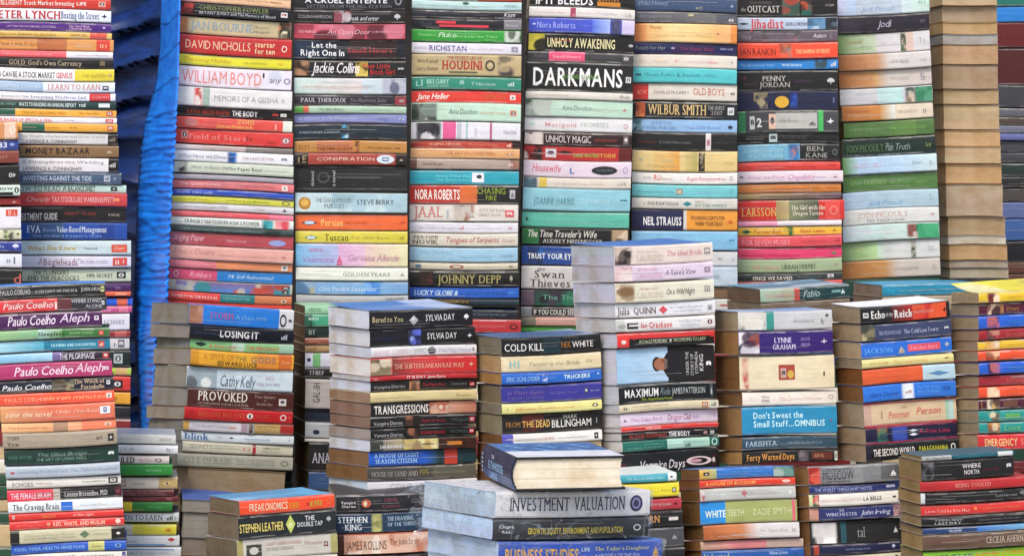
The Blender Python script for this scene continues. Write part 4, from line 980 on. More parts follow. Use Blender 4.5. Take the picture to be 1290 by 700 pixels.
stack('S', 'in the pile topped by twin black novels', 'books in the central pile topped by two black spines', 4.40, 28, [(390, 464), (436, 467), (560, 466), (590, 463)], [(390, 594), (436, 600), (590, 600)], [(390, -5), (500, -5), (610, -5)], 52, '''
388.5 412.5 23232b | | 3 32 34 64 s d8cc9c Bared to You; 38 47 30 84 d b8bcc0; 40 44 40 60 o d8d8dc; 54 82 30 64 s f0f0f4 SYLVIA DAY; 91 96 36 66 o f0f0f0 | lift=0.006 top=5488c4
413 434.5 202228 | 36-48:@202a60,6c7ce0,282c48,a8b8f4 | 8 28 40 62 s 2c3464 Reflected; 54 82 30 66 s f0f0f4 SYLVIA DAY; 92 97 36 66 o f0f0f0
435 448 e6e6e8 | | 3 34 30 72 r e4c4cc DAVID COLIN; 40 52 24 72 s a8acb0 WHO; 53 61 14 84 o 54585c; 62 95 30 66 z a8b8d8; 96 98 20 60 z 606468
448.5 471 d43a3e | 0-20:@8a7c64,d8ccb0,5a4c3c,b8a888,e0d8c0;20-40:8a4038>d04040 | 22 88 40 66 r e6b49c THE SUBTERRANEAN RAILWAY; 92 97 34 62 d ecc8a8 | pg=dcd6d2
471 477.5 c02c34 | | 3 10 30 70 z f0c8c8; 34 70 24 76 b f0dcdc IT IS DAY Jane Eyre
478 491 2a292a | 36-46:@c08868,302420,e0b898 | 3 32 40 68 s b8b4b8 Vampire Diaries; 48 70 34 62 z c03448; 75 90 30 60 z 707878; 93 98 30 70 q c83450
492 505 dccd9c | | 4 40 44 60 z c4b484; 80 94 36 60 z a09068 | pg=a08874
505 522 282422 | 55-74:@6a3428,c87860,e8c8b0,a85848;74-100:d8a890>c88870 | 3 54 20 82 b f0ebe4 TRANSGRESSIONS; 64 68 30 64 o f0dcc8; 70 73 36 60 o e8c4b0 | pg=8f7468
522 536.5 222122 | 32-46:@222122,b07858,3a2c28 | 3 30 46 76 s c4c0c4 Vampire Diaries; 47 70 40 64 z b82c40; 75 92 34 64 z 5c6c70; 93 98 26 70 q c02c48 | pg=8c7264
537 551 222122 | 32-46:@222122,b07858,3a2c28 | 3 30 46 76 s c4c0c4 Vampire Diaries; 47 70 40 64 z b82c40; 75 92 34 64 z 5c6c70; 93 98 26 70 q c02c48 | pg=a39a98
551.5 566 5a5248 | 0-12:4a4c48;12-30:8a8478>b8ac88;30-64:@d8c888,ece4b0,a89068,c8b070;64-100:@4a2c24,28201c,5c3830 | 9 32 48 76 b ececec SARAH HARDY; 47 60 40 62 d 704c34; 72 86 34 66 q d08830
566 585 1b68cc | 52-64:1b68cc>3a5a50;70-82:c84c34;64-100:2c4a50 | 5 46 16 44 r b8dcf4 A NOOSE OF LIGHT; 6 44 54 82 r b8dcf4 SEASON CITIZEN; 70 82 0 100 q c44a36 | pg=86694c
585.5 603.5 56534e | 60-100:6a685c | 4 46 36 72 r a8a49c HOUSE OF SAND AND; 48 56 26 60 r a89c4c FOG; 58 90 44 60 z 94907c | pg=8a6a4c
604 619.5 dcd9dc | | 20 52 22 74 s b8bcc4 CONRAD; 56 64 24 70 O a06048; 70 90 40 60 z b0b4b8
''', rise=6, pg='ccd1da', fill=False)
stack('U', 'in the pile with the indigo spine', 'books in the pile topped by a black thriller with a blue cover', 4.40, 18, [(424, 631), (560, 633)], [(424, 757), (470, 758), (560, 758)], [(424, -6), (560, -7)], 32, '''
423 445 222326 | 40-60:@58a8ac,78c0c4,1c3c44,a8d8d8,2c6068 | 3 42 36 78 s f2f2f4 COLD KILL; 60 70 34 66 s a8742c NEIL; 71 92 34 70 s f0ece8 WHITE; 94 96 20 80 z b8b8b8 | lift=0.003 top=2a66a8
446 467 e0d2ae | 2-7:e4d8b8 | 8 19 16 74 z 98c0c0; 26 78 40 66 i a89c80 Tender is the Bride; 84 96 30 60 z c0b490 | pg=b8a07c
467.5 482 1f6dc8 | 40-46:@e8e8e8,d85838,1f6dc8 | 5 38 34 72 s a8cce8 ERIC SCHLOSSER; 47 58 40 60 z 78ace0; 62 88 32 66 b d8f0e8 TRUCKERS; 95 98 24 52 o d8e8f4 | pg=a4845a
483 505.5 3e3a96 | | 6 42 30 50 z 8068a0; 6 42 64 78 z 7068a8; 48 76 42 56 z 7470b4; 83 86 30 60 q 4c5a5c; 89 98 44 52 z b0b0d8 | pg=887a64
506 519 e0dc94 | | 5 8 26 70 z b8b884; 13 34 34 72 i d88c58 Judith Lennox; 36 72 34 66 i e09c6c Footprints on Leaves; 90 96 30 66 d 80783c
519.5 543.5 282523 | 20-42:@282523,5a2420,3a2624,6c2c24 | 4 18 40 66 r a87840 FROM; 20 32 36 68 b d0a858 THE; 34 48 34 70 b e0c070 DEAD; 62 76 14 32 s d0d0cc MARK; 50 90 38 76 s ecebe6 BILLINGHAM; 95 97 30 66 z 909090
544 557.5 e2e1de | 0-11:5a5ab8 | 14 36 50 66 z a8a49c; 37 52 40 64 z c89c88; 56 86 44 60 z b8b0ac; 92 96 22 78 q 3a3a3c | pg=8a6444
''', rise=4, pg='8c8674')
stack('V', 'in the pale romance pile', 'books in the pile with the pale romance novels', 4.42, 26, [(308, 774), (380, 775), (416, 777), (480, 779), (520, 781), (560, 784), (594, 783)], [(308, 898), (400, 900), (440, 902), (480, 900), (500, 904), (534, 905), (594, 908)], [(308, -6), (400, -6), (600, -8)], 54, '''
308 332 e8dcd2 | 0-18:@e4d0c4,3a3230,8a7068,d8c4b8,282422 | 23 44 24 38 z dcb8b0; 22 48 48 80 r d8c4b8 LAURENS; 52 88 32 60 I dc98a4 The Ideal Bride; 91 97 26 60 q a8a09c | lift=0.005 top=3f7ec6
332.5 353 e4d4e4 | 0-18:@e8c8c8,dcb8bc,ece0dc,c89ca0 | 24 44 20 34 z e0a8bc; 22 48 48 80 r e4b8cc LAURENS; 51 82 34 66 I 888098 A Rake's Vow; 91 97 30 62 q a898a8
354 379.5 e6e3cf | 0-20:@dccfb0,ece4d4,8a6c4c,e0d4bc,c0a488 | 24 44 24 36 z dcc0b0; 22 48 48 76 r d8cdb8 LAURENS; 51 80 36 64 I 6c6c68 On a Wild Night; 90 96 30 60 q a8a498
380 398 e9e9ec | | 2 14 30 78 r 6c5450 Julia; 18 40 30 74 r 5c4844 QUINN; 43 52 24 80 d dc5c68; 53 88 30 46 z a8b4bc; 58 86 60 72 z a8b4bc; 92 97 34 72 q c0c0c4
399 416 e6e4e2 | 0-9:c8ccc8 | 2 10 40 70 o a8aca4; 11 22 30 76 q 2c2c2c; 13 24 44 56 q e6e4e2; 25 31 34 70 b d83c3c Ian; 33 56 30 74 b d83c3c Crackson; 62 86 24 40 z a8c0dc; 64 84 56 72 z a8c0dc; 92 97 30 66 d 802c3c
417 435.5 24231f | 0-12:e8403c;12-100:d83a38 | 4 9 46 74 o f4e0d8; 12 99 40 98 q 24231f; 22 50 52 74 i d0d8b0 ROALD MURDER; 53 55 54 70 o d8d8d0; 57 90 50 72 i d0d8b0 ACCORDING TO LADY; 16 18 16 60 d d83a38; 95 98 14 60 d d83a38
436 481.5 2b2a2c | 0-52:a9cbe6>bcd6ea | 47 62 4 98 T 29272b; 36 45 28 68 o 3a2c26; 37.5 52 31 66 o b07a5c; 45 48.5 34 44 o 8a5844; 47.5 53 35 62 o 7c6c64; 51 58 26 74 o 29272b; 70 73 18 82 v d0d0cc UNDER THE; 75 78 24 84 v d0d0cc STORY OF; 79.5 82.5 20 80 v d0d0cc STEPHEN; 84 88 26 72 v e8e8e8 KING; 91 96 44 60 d f0f0f0
482 505.5 26282a | | 6 40 24 66 b ecebe8 MAXIMUM; 42 52 26 64 i 8c9ca0 Ride; 54 88 30 62 s c8ccca JAMES PATTERSON; 22 54 74 88 i b8c83c The Angel Experiment; 93 96 14 80 q 58646c
505.5 516.5 dcd0b0 | | 4 8 38 66 d 40382c; 13 50 26 42 z b4a888; 13 70 62 74 z c8bc98; 83 89 20 80 q c87848; 91 99 10 90 q d8d8c8
517 534 e2d2e0 | | 3 6 40 60 d 303038; 10 42 40 66 z c88cc0; 48 72 28 72 i a85078 Dragon Club; 74 86 40 64 z b8a8d0
534 540.5 da3a34 | | 10 24 30 70 z a82c28; 25 40 26 74 z f0c8c0; 52 70 34 60 z e89080
541 551.5 26241f | | 8 46 30 72 b a84034 BLOOD RUNNING; 48 70 22 78 b f0efec THE BODY; 84 88 34 70 o d8a8a4; 91 95 30 72 q d0d8d0
552 565.5 2a7468 | 46-90:b8dccc;90-100:2a7468 | 4 20 60 76 z 78b0a4; 22 42 34 48 z 78b0a4; 22 42 60 74 z 78b0a4; 64 70 50 82 d 406050; 62 88 26 50 z 8cb8a8; 92 98 14 84 O d0ece4
566 594.5 242224 | | 18 64 42 80 I d8d4d6 Vampire Days; 66 92 34 74 O e0ccd0; 70 82 46 62 o d0a0ac; 92 96 30 80 q 4c2430; 0 5 50 96 q 5c2430
''', rise=1.5, pg='cbcad0', fill=False)
stack('W', 'in the low pile behind the textbooks', 'books in the low pile behind the wrapped textbooks', 4.30, 12, 762, [(600, 852), (615, 855), (640, 859), (690, 863)], -4, 0, '''
597 607.5 dee6e2 | 0-88:46a8b8 | 30 84 36 64 z b0dce4; 90 96 20 80 q e4ecec
608.5 626.5 e2d534 | 0-70:e0c040>e4d830 | 76 88 40 56 z b8a830; 90 96 34 70 q 8c8020
627.5 643 b83c4c | 0-60:302c30 | 58 86 40 60 z b8a8a0; 90 95 36 64 d 702030
644 663.5 242224 | | 40 70 26 70 r d09c5c BJORN; 82 94 40 62 q d8d0cc
664.5 690 54555a | | 84 92 36 60 d a8a8ac; 46 76 44 60 z 70747c
690.5 708 262428
''', pg='a08868')
stack('Y', 'behind the purple-spined pile', 'books in the pile behind the purple romance spine', 4.84, 14, 958, 1071, -7, 52, '''
361 378.5 1d4c4e | 0-38:a8c4b0>b8b8a0;36-44:c85048 | 5 34 38 66 z d8a098; 48 66 24 74 i b8d4d0 Fabio; 80 90 36 54 q 88b0b4; 90 95 30 66 d e0ecec | lift=0.004 top=6fa0b4
379 392 7a6a58 | | | pg=8f806c
''', pg='86705a')
stack('DD', 'behind the black and red thriller', 'books in the pile hidden behind the echo thriller', 4.86, 10, 1112, 1240, -3, 40, '''
357 372 1c8fae | | 5 40 40 66 z 3cb0c8; 44 90 40 60 z 177890 | top=2aa0c8
372.5 392 a89880
''', pg='9a8c7e')
stack('X', 'in the pile with the purple spine', 'books in the pile with the purple romance spine', 4.46, 15, [(391, 930), (450, 931), (500, 935), (580, 935)], [(391, 1047), (450, 1050), (500, 1053), (580, 1056)], -3, 33, '''
391.5 415.5 c6c8ca | 0-30:@b8c4c0,48504c,dcd8d0,8a8c88,e8e8e4;28-38:3f9a90 | 58 80 44 60 i 989ca0 Barbara; 88 92 36 72 z 808488; 93 96 20 40 d 404448 | lift=0.003 top=5fa4dc
416 445.5 3d2277 | 0-22:@28242c,d8d4e0,4a3048,a85848,e8e4ec | 38 56 28 50 r ddd4ee LYNNE; 36 60 58 78 r ddd4ee GRAHAM; 66 82 30 44 z a898cc; 66 82 54 68 z a898cc; 87 94 36 64 o ece8f4; 89 92 42 58 O 4c3484 | pg=a07c54
447 490.5 e2d6b9 | 2-10:@b84c3c,d8b8a0,c86850,e0c8b4 | 41 58 26 70 q a84c38; 43 49 36 64 q c8a8a0; 50 57 42 66 o d0ac50; 88 92 44 68 z 4c4438 | pg=8b6a48
492 510 e8e0d6 | | 8 12 30 56 z dcd4c8; 20 34 24 44 z b0aca8; 20 34 54 74 z b0aca8; 38 54 34 66 i d8b8a8 You Can; 56 84 44 60 z d8c0b4; 91 97 30 60 O c0a89c | pg=9a7650
511 546.5 1590b8 | | 12 64 20 42 b c8ecf8 Don't Sweat the; 12 54 50 72 b c8ecf8 Small Stuff...; 55 87 50 72 b c8ecf8 OMNIBUS; 12 52 82 90 z 3ca0c8; 92 95 46 58 o 8c6490 | pg=b08c64
548 565.5 3a5566 | | 4 36 34 72 r b4c8d4 FARISHTA; 48 84 44 60 s 8ca0ac PATRICIA McARDLE; 94 96 30 80 z 58707c | pg=9a7c58
566 582 222124 | 58-70:@5a5458,8a8084,302c30 | 5 54 28 78 R d49a4c Forty Warned Days; 24 42 10 22 z b88c50; 72 94 20 80 q 6c3428; 75 92 36 62 z d0a078; 96 99 14 86 q d8dccc | pg=c09a68
''', rise=1, pg='aea18c', fill=False)
stack('AA', 'in the low green-blue pile', 'books in the low pile with the white teeth spine', 4.32, 16, [(588, 881), (660, 883), (670, 887), (685, 883), (700, 885)], [(588, 1000), (620, 1003), (668, 1007), (685, 1013), (700, 1013)], -5, 24, '''
588 601.5 2e76be | 0-18:e0b048>a8b488;78-100:@2c4c44,70988c,1c3430,a8b8b0 | 34 76 30 46 z 68a4dc; 34 72 58 76 z 68a4dc; 4 10 30 60 q 383428 | xr=1000
602 612 dc4024 | | 6 58 30 74 b ecb060 A HOUSE OF BLOSSOM; 86 95 26 66 o e8c4b8
612.5 629 c2c4c0 | 0-6:@b85868,e0d8d4,c8c8c4 | 10 26 38 60 z d8dce0; 43 49 20 76 d c04c5c; 50 80 40 62 z b0a8b0; 92 96 24 66 o e4e8ec
629 658 a8b070 | 0-26:1f96da;95-98:d87080 | 5 26 40 70 b e6ecd8 WHITE; 28 45 40 68 b d0d4a8 TEETH; 54 72 40 68 b ccd0a0 ZADIE; 75 94 38 66 b ccd0a0 SMITH
658.5 678 d8d4d4 | 0-40:b86a34>cc8858;40-58:cc8858>d8d4d4 | 10 34 56 80 i b06c3c Kite Runner; 58 88 40 58 z b8b0b0; 92 97 36 62 z a8a8a8
679 690.5 d98a8c | 0-30:c8a890>dc9090;64-100:c8b0a4 | 5 28 40 64 z e8c0b4; 66 96 44 60 z b89890
691 706 2660a8 | | 2 26 24 80 b b8c880 Liebestod; 66 84 20 50 z a8c0dc; 88 94 20 70 o 285898
''', rise=1, pg='8c6a44')
stack('BB', 'in the low grey-topped pile', 'books in the low pile with the grey city thriller', 4.35, 18, [(585, 1019), (700, 1022)], [(585, 1132), (620, 1133), (700, 1136)], -6, 17, '''
585 608 85878a | 0-14:@c83c2c,d86048,a82c24;14-60:7c7e82>909294;80-100:6c6e72>606266 | 16 50 26 74 s 2b2c30 MOSCOW; 20 50 12 20 z 3c3c40; 20 46 80 88 z 3c3c40; 56 80 46 58 z a8acb0; 90 97 36 70 o ececec
608.5 620 2f3a78 | | 6 70 30 70 b a0a8cc THE WORST THINGS IN MY NOTES; 86 96 30 60 q b4b4cc
620 636 e0dfd8 | 0-4:d8d8a8;4-11:@d03c38,e8c0b0,3c6840 | 14 42 44 60 z d8a8a4; 44 58 44 60 z e0c8b8; 60 80 34 64 b 34302c LA BELLE; 92 97 40 58 d 302c28
636 653.5 333b70 | 0-10:c89888;92-100:@b89898,d8c0b8,8a6c74 | 18 52 44 68 r b8bcd8 WINCHESTER; 33 38 16 34 z b0b0c8; 56 88 34 68 i d0d4ec John Irving
654 683.5 262729 | 2-30:@1e1e20,e0dedc,4a4a4c,c8c6c4,787878,f0f0ee;34-40:2c5c68 | 47 50 20 80 z 787c80; 52 60 30 74 r 8c9094 tal; 62 66 20 80 z 6c7074; 92 97 36 62 d d0d4d4
683.5 697 272a4c | 3-9:b04834 | 38 66 44 60 z 8088b0; 90 94 26 66 d b8bcd8
697.5 712 c8c4ac | | 92 97 20 70 o 5c5848
''', rise=0, pg='93704c')
stack('CC', 'in the pile topped by black and red', 'books in the pile topped by a black and red thriller', 4.44, 16, [(388, 1084), (450, 1086), (500, 1089), (580, 1092)], [(388, 1197), (450, 1201), (500, 1205), (580, 1209)], [(388, -9), (580, -9)], 36, '''
383 404 242226 | 35-58:5a2428>a82c28;58-96:@c83028,e05c2c,b02424,e8a040,d03c30 | 3 9 36 66 q d8d8d8; 12 27 26 72 R ecebe8 Echo; 28 36 42 60 r d0ccc8 of the; 38 57 28 74 R ece8e4 Reich; 60 82 40 58 z e0a090; 92 96 26 74 d 241c1c | lift=0.004 top=f2f3f6
404.5 426.5 424c70 | 0-16:@4a4c44,c8bc90,2c2c2c,8a8468 | 20 44 44 66 z 9ca4c0; 47 86 42 66 r b4b8d0 The Cold Lion Tower; 92 97 44 62 d d0d0dc
427 448 1674d4 | | 3 34 40 70 r 70b0ec JACKSON; 40 48 34 80 d c8b890; 51 87 30 74 q dc6074; 54 84 42 62 z ec98a8; 92 97 36 62 d b8c0c0 | pg=c0a888
448.5 460 dfd698 | | 8 28 40 62 z c8a868; 34 72 36 66 z d8ac64; 88 96 30 60 d 8c7c44
460.5 481 da6230 | 65-100:b8d2e0 | 70 94 40 70 d 5c90b8; 68 80 60 76 z d8dcc8; 10 50 46 56 z dc7444 | pg=80582f
481.5 502.5 2b7ad4 | 41-55:@dce4ec,e8ecf0,c8d4e0 | 6 38 44 70 i 1c4c98 Henry Docker; 45 52 44 64 d a05c34; 58 82 26 40 z 68a4e4; 58 82 52 66 z 68a4e4; 86 94 30 66 d 1f62b4 | pg=8a6844
503 533 d6bf9e | 0-8:c8a898;88-92:a8c8b0;92-97:b8d4d0 | 0 100 0 5 q c83c48; 0 100 94 100 q c83c48; 11 14 26 74 z a89878; 18 22 30 70 z a89878; 26 48 44 72 I d0705c Postman; 56 82 34 64 I d0705c Person; 40 46 22 32 z b08c70
534 554.5 272443 | 12-24:@2c6458,c88040,27244c,3a7c68;28-46:@2c3c80,3c58b0,2a2848 | 0 100 0 6 q a02c58; 0 100 92 100 q a02c58; 47 57 30 46 d e0e4ec; 47 57 54 72 d e0e4ec; 58 92 36 60 z c0305c; 95 97 20 80 z 504c78
555 577 17161b | 0-6:2c2034 | 8 52 32 72 b e3dcd6 THE SECOND WORLD; 57 88 34 62 b c8c83c PARAG KHANNA; 91 96 26 66 O e4e4dc
''', rise=3, pg='a89680', fill=False)
stack('EE', 'in the pile under the yellow cover', 'colourful romances in the pile under a bright yellow cover', 4.44, 20, 1233, 1340, -4.5, [(368, 32), (560, 27)][0][1], '''
366.5 379.5 e8c62e | 9-25:@7c3430,d8a868,f0dcc0,e8c62e | 34 58 40 60 z d8b038 |  lift=0.017 top=e8dc58
380 395 65243e | 25-29:a87c48;9-25:@c89468,65243e,ecd0b0,4a2030 | 31 46 30 74 i b08c48 Vows
396 412 1568cf | 9-25:@c06c6c,1c2044,2c4c90,1568cf | 34 52 46 66 i 3c98b8 Keeping
412.5 426 a82a34 | 9-25:@5c4848,a82a34,c89080 | 31 54 36 74 i c86c64 Surrender
427 439 e6bf30 | 9-25:@6c3c34,dcac70,f0dcc0,e6bf30 | 34 60 44 60 z d8b038
440 452.5 ea5828 | 9-25:@d89860,f0d8b8,7c3420,ea5828 | 34 60 44 60 z e87848
454 469.5 1568cf | 9-25:@c06c6c,1c2044,2c4c90,1568cf | 34 58 44 64 i 3c98b8 Keeping
471 484 a82a3c | 9-25:@5c4848,a82a3c,c89080 | 31 56 30 74 i c86c64 Surrender
485 499 ea5828 | 9-25:@d89860,f0d8b8,7c3420,ea5828 | 34 60 44 60 z e87848
500 514 5c2038 | 3-4:a87848;9-25:@d8b070,e8dcc0,3c1828,5c2038 | 29 46 24 80 q 785040
515 529.5 2a9a94 | 9-25:@d89850,ecdcb8,7c4028,2a9a94 | 31 48 30 76 q 68b068
530 544 2a9a94 | 9-25:@d89850,ecdcb8,7c4028,2a9a94 | 29 48 24 76 i 88c068 Love
545 565 d3323a | | 8 46 28 74 b e4c48c EMERGENCY; 50 90 30 70 z e08878
''', rise=1, pg='a39480', fill=False)
stack('FF', 'in the dark bottom corner pile', 'books in the dark corner pile at the bottom', 4.30, 14, [(571, 1162), (610, 1160), (700, 1163)], [(571, 1279), (610, 1298), (700, 1300)], -8, 26, '''
571 577 246070 | 0-32:b0b4b0;82-98:d0d4d4 | 4 30 20 80 z 4c5454; 36 78 36 64 z 4c98a8 | xr=1278
577.5 602.5 252627 | 0-14:@202224,5c6064,303234,807c80 | 44 64 22 44 b d0cccc WHERE; 46 62 54 76 b d0cccc NORTH; 92 97 34 60 o ccc8cc; 66 84 50 66 z 6c2434 | xr=1278
603 616.5 b82a30 | | 32 64 28 66 r dc9088 BEING TOOLED; 96 99 20 40 q e8b0a8
617 632 252628 | 0-4:d0d8d8 | 6 26 44 60 z 58585c; 68 88 40 62 z 9c9c9c; 90 96 20 66 o 7c7c80
633 647 d63a34 | | 4 44 40 68 b f0a8a0 Love Told by Eric Man; 48 51 30 60 o e89050; 56 90 40 58 z e0885c
648 660 232426 | | 12 38 24 46 r a8acb0 VAMPIRE NIGHT; 12 36 56 82 b b8bcb8 LAST DAY; 52 90 38 58 z 6c6c70; 94 99 20 70 o d0a8a0
661 670 2c4a78 | 50-100:4078c0>80b8dc | 24 36 36 66 z d0dce8; 4 20 40 60 z 385888
670.5 690 6d5848 | | 6 56 30 50 z 8a5040; 58 92 26 70 r b8ac9c CECILIA AHERN; 8 40 62 76 z 584438
691 708 90c62c | | 6 46 24 80 b 1c6c68 LAWRENCE BLOCK; 48 94 20 50 z dc7c30
''', pg='9c8866')

# ------------------------------------------------------------------ the wrapped textbooks at the very front
stack('GG', 'among the plastic-wrapped textbooks', 'plastic-wrapped textbooks at the very front', 3.60, 33, 624, [(640, 818), (665, 816), (690, 833)], [(618, -3), (690, -4)], 94, '''
618 651 e9e7e8 | | 8 88 24 30 z e9e7e8; 9 47 22 72 r 2b2b52 INVESTMENT; 50 83 22 72 r 2b2b52 VALUATION; 86.5 95 18 82 o 343060; 88 93.5 28 72 O 9c98c0 | wrap exact
652 678 2f3034 | 0-100:383a40>2c2d30 | 4 13 28 44 b e4e4e8 Chopra; 6 11 54 68 b e4e4e8 Rao; 22 83 42 72 b e2cc46 GROWTH, EQUITY, ENVIRONMENT AND POPULATION; 90 95 34 66 O d8d8dc | wrap xl=620 exact
680 709 2c5cc0 | | 4 48 32 86 b e6b83c BUSINESS STUDIES; 50 55 28 44 z c8dcf0; 50 55 60 76 z c8dcf0; 58 92 26 42 z d8d888; 58 86 58 74 z c8d8f0; 94 98 26 76 o e8b848 | wrap xl=627 top=5a9ad8 exact
''', pg='c4d8f0')

load_glyphs()

# ------------------------------------------------------------------ ground, and an unseen wall added to keep the gaps dark
def sheet(name, x0, x1, y0, y1, z, mat):
    mb = MB(); mb.face([(x0, y0, z), (x1, y0, z), (x1, y1, z), (x0, y1, z)], (.3, .3, .3))
    return mb.build(name, mat)
tag(sheet('pavement', -200, 200, -200, 260, 0, simple('pavement_stone', (.20, .19, .18), (.32, .31, .29), (3, 3, 3), .85)), kind='structure')
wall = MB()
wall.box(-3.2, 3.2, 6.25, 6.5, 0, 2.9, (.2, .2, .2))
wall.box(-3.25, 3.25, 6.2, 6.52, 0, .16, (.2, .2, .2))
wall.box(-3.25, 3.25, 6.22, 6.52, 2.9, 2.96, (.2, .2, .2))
w = wall.build('added_back_wall', simple('dark_plaster', (.012, .010, .009), (.024, .021, .019), (5, 5, 5), .9))  # added backing; its near-black colour stands in for shade between the stacks
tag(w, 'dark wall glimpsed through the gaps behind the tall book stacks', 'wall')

# ------------------------------------------------------------------ the blue tarpaulin hanging between two stacks
def tarp_mat(name, a, b_, rough):
    m, nt, p, N, L = new_mat(name)
    n1 = mapped_noise(N, L, (18, 18, 60), 5, .6)
    c = mixrgb(N, L, 'MIX', ramp(N, L, n1.outputs[0], .35, .7, 0, 1), a, b_)
    L(c, p.inputs['Base Color'])
    p.inputs['Roughness'].default_value = rough
    p.inputs['Specular IOR Level'].default_value = .5
    b = N('ShaderNodeBump'); b.inputs['Strength'].default_value = .4; b.inputs['Distance'].default_value = .004
    L(n1.outputs[0], b.inputs['Height']); L(b.outputs[0], p.inputs['Normal'])
    return m
TARP = tarp_mat('blue_tarpaulin', (.006, .15, .72), (.014, .27, .95), .32)
SHADED_TARP = tarp_mat('shaded_tarpaulin', (.001, .009, .055), (.003, .03, .17), .5)  # the same blue sheet, with its shade painted into the colour
def at(px, py, Y):
    return Vector(((px - W / 2) / F * Y, Y, CAM_Z - (py - HORIZON) / F * Y))
def tarp(name, rows, cols, left, right, ytop, ybot, Yl, Yr, amp, seed, label, freq, laps, lapdeep, mat):
    """a hanging sheet: left, right give its edges at photograph rows; sideways folds run across it"""
    rng = random.Random(seed)
    ph = [rng.uniform(0, 6.28) for _ in range(12)]
    mb = MB()
    grid = []
    for i in range(rows + 1):
        v = i / rows
        y = ytop + (ybot - ytop) * v
        l, r = poly(left, y), poly(right, y)
        row = []
        for j in range(cols + 1):
            u = j / cols
            k = min(1, max(0.06, (y - 118) / 40)) if freq > 20 else 1
            vv = v + .006 * math.sin(v * 31 + ph[8] + u * 2) + .004 * math.sin(v * 73 + ph[9] - u * 3)
            big = .55 + .45 * math.sin(v * 37 + ph[10] + u * 1.5)
            d = big * math.sin(vv * freq * 6.28 + u * 2.6 + 1.4 * math.sin(v * 17 + ph[0]) + ph[1]) + .8 * (1.2 - big) * math.sin(vv * freq * 10.7 + u * 5 + 2.1 * math.sin(v * 29 + ph[2]) + ph[3]) + .6 * math.sin(v * 41 - u * 7 + ph[4])
            d += .7 * math.sin(u * 5 + v * 6 + ph[5])
            # loose laps: the sheet steps forward, then tucks back under itself
            q = v * laps + .25 * math.sin(u * 3 + v * 9 + ph[7])
            lap = (q - math.floor(q)) ** 2
            Y = Yl + (Yr - Yl) * u + amp * k * d - lapdeep * lap
            p = at(l + (r - l) * u + 1.6 * k * math.sin(v * freq * 9 + ph[6]) * (u - .3), y, Y)
            row.append(tuple(p))
        grid.append(row)
    for i in range(rows):
        for j in range(cols):
            mb.face([grid[i + 1][j], grid[i + 1][j + 1], grid[i][j + 1], grid[i][j]], (.02, .1, .5), True)
    o = mb.build(name, mat)
    bm_weld(o)
    s = o.modifiers.new('thick', 'SOLIDIFY'); s.thickness = .0012
    return tag(o, label, 'tarpaulin', 'blue tarpaulins between the tall stacks')
import bmesh
def bm_weld(o):
    bm = bmesh.new(); bm.from_mesh(o.data)
    bmesh.ops.remove_doubles(bm, verts=bm.verts, dist=1e-5)
    bm.to_mesh(o.data); bm.free()
tarp('blue_tarp', 520, 14, [(-20, 203), (60, 201), (100, 197), (130, 189), (160, 181), (190, 177), (240, 173), (330, 170), (400, 168), (545, 176)],
     [(-20, 227), (110, 224), (140, 222), (180, 220), (240, 216), (300, 213), (385, 210), (420, 196), (545, 190)], -24, 552, 5.20, 4.945, .0042, 7,
     'bright blue crumpled tarp bunched against the end of a tall stack', 44, 13, .012, TARP)
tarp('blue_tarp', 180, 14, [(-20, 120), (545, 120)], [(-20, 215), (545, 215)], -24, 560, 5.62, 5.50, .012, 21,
     'dark blue tarp hanging in shade behind the bright crumpled one', 6, 11, .05, SHADED_TARP)

# ------------------------------------------------------------------ build the books
SMALL = set('''A13 A19 A26 A27 A28 A29 A30 A31 A32 A33 A34 A35 A36 A37 AA6 B0 B1 B10 B2 B3 B4 B5 B6 B7 B8 B9 BB6 C21 D1 D10 D11 D2 D3 D4 D5 D6 D7 D8 D9 DD1 EE4 F1 F11 F14 F16 F19 F21 F28 G20 H0 H1 H10 H2 H3 H4 H5 H6 H8 H9 I23 I24 I25 J19 J20 J21 K17 K18 K19 K20 K21 L14 L16 L22 N0 N13 N15 N3 O0 O1 O10 O11 O12 O13 O14 O15 O16 O2 O4 O5 O6 O7 O8 O9 R0 R1 R2 S4 T3 V10 W1 W2 W3 W4 W5
'''.split())
SIZE = lambda T: 'thin ' if T < .0135 else 'thick ' if T > .033 else ''
ORD = ['first', 'second', 'third', 'fourth', 'fifth', 'sixth', 'seventh', 'eighth', 'ninth', 'tenth', 'eleventh', 'twelfth', 'thirteenth', 'fourteenth', 'fifteenth', 'sixteenth', 'seventeenth', 'eighteenth', 'nineteenth', 'twentieth']
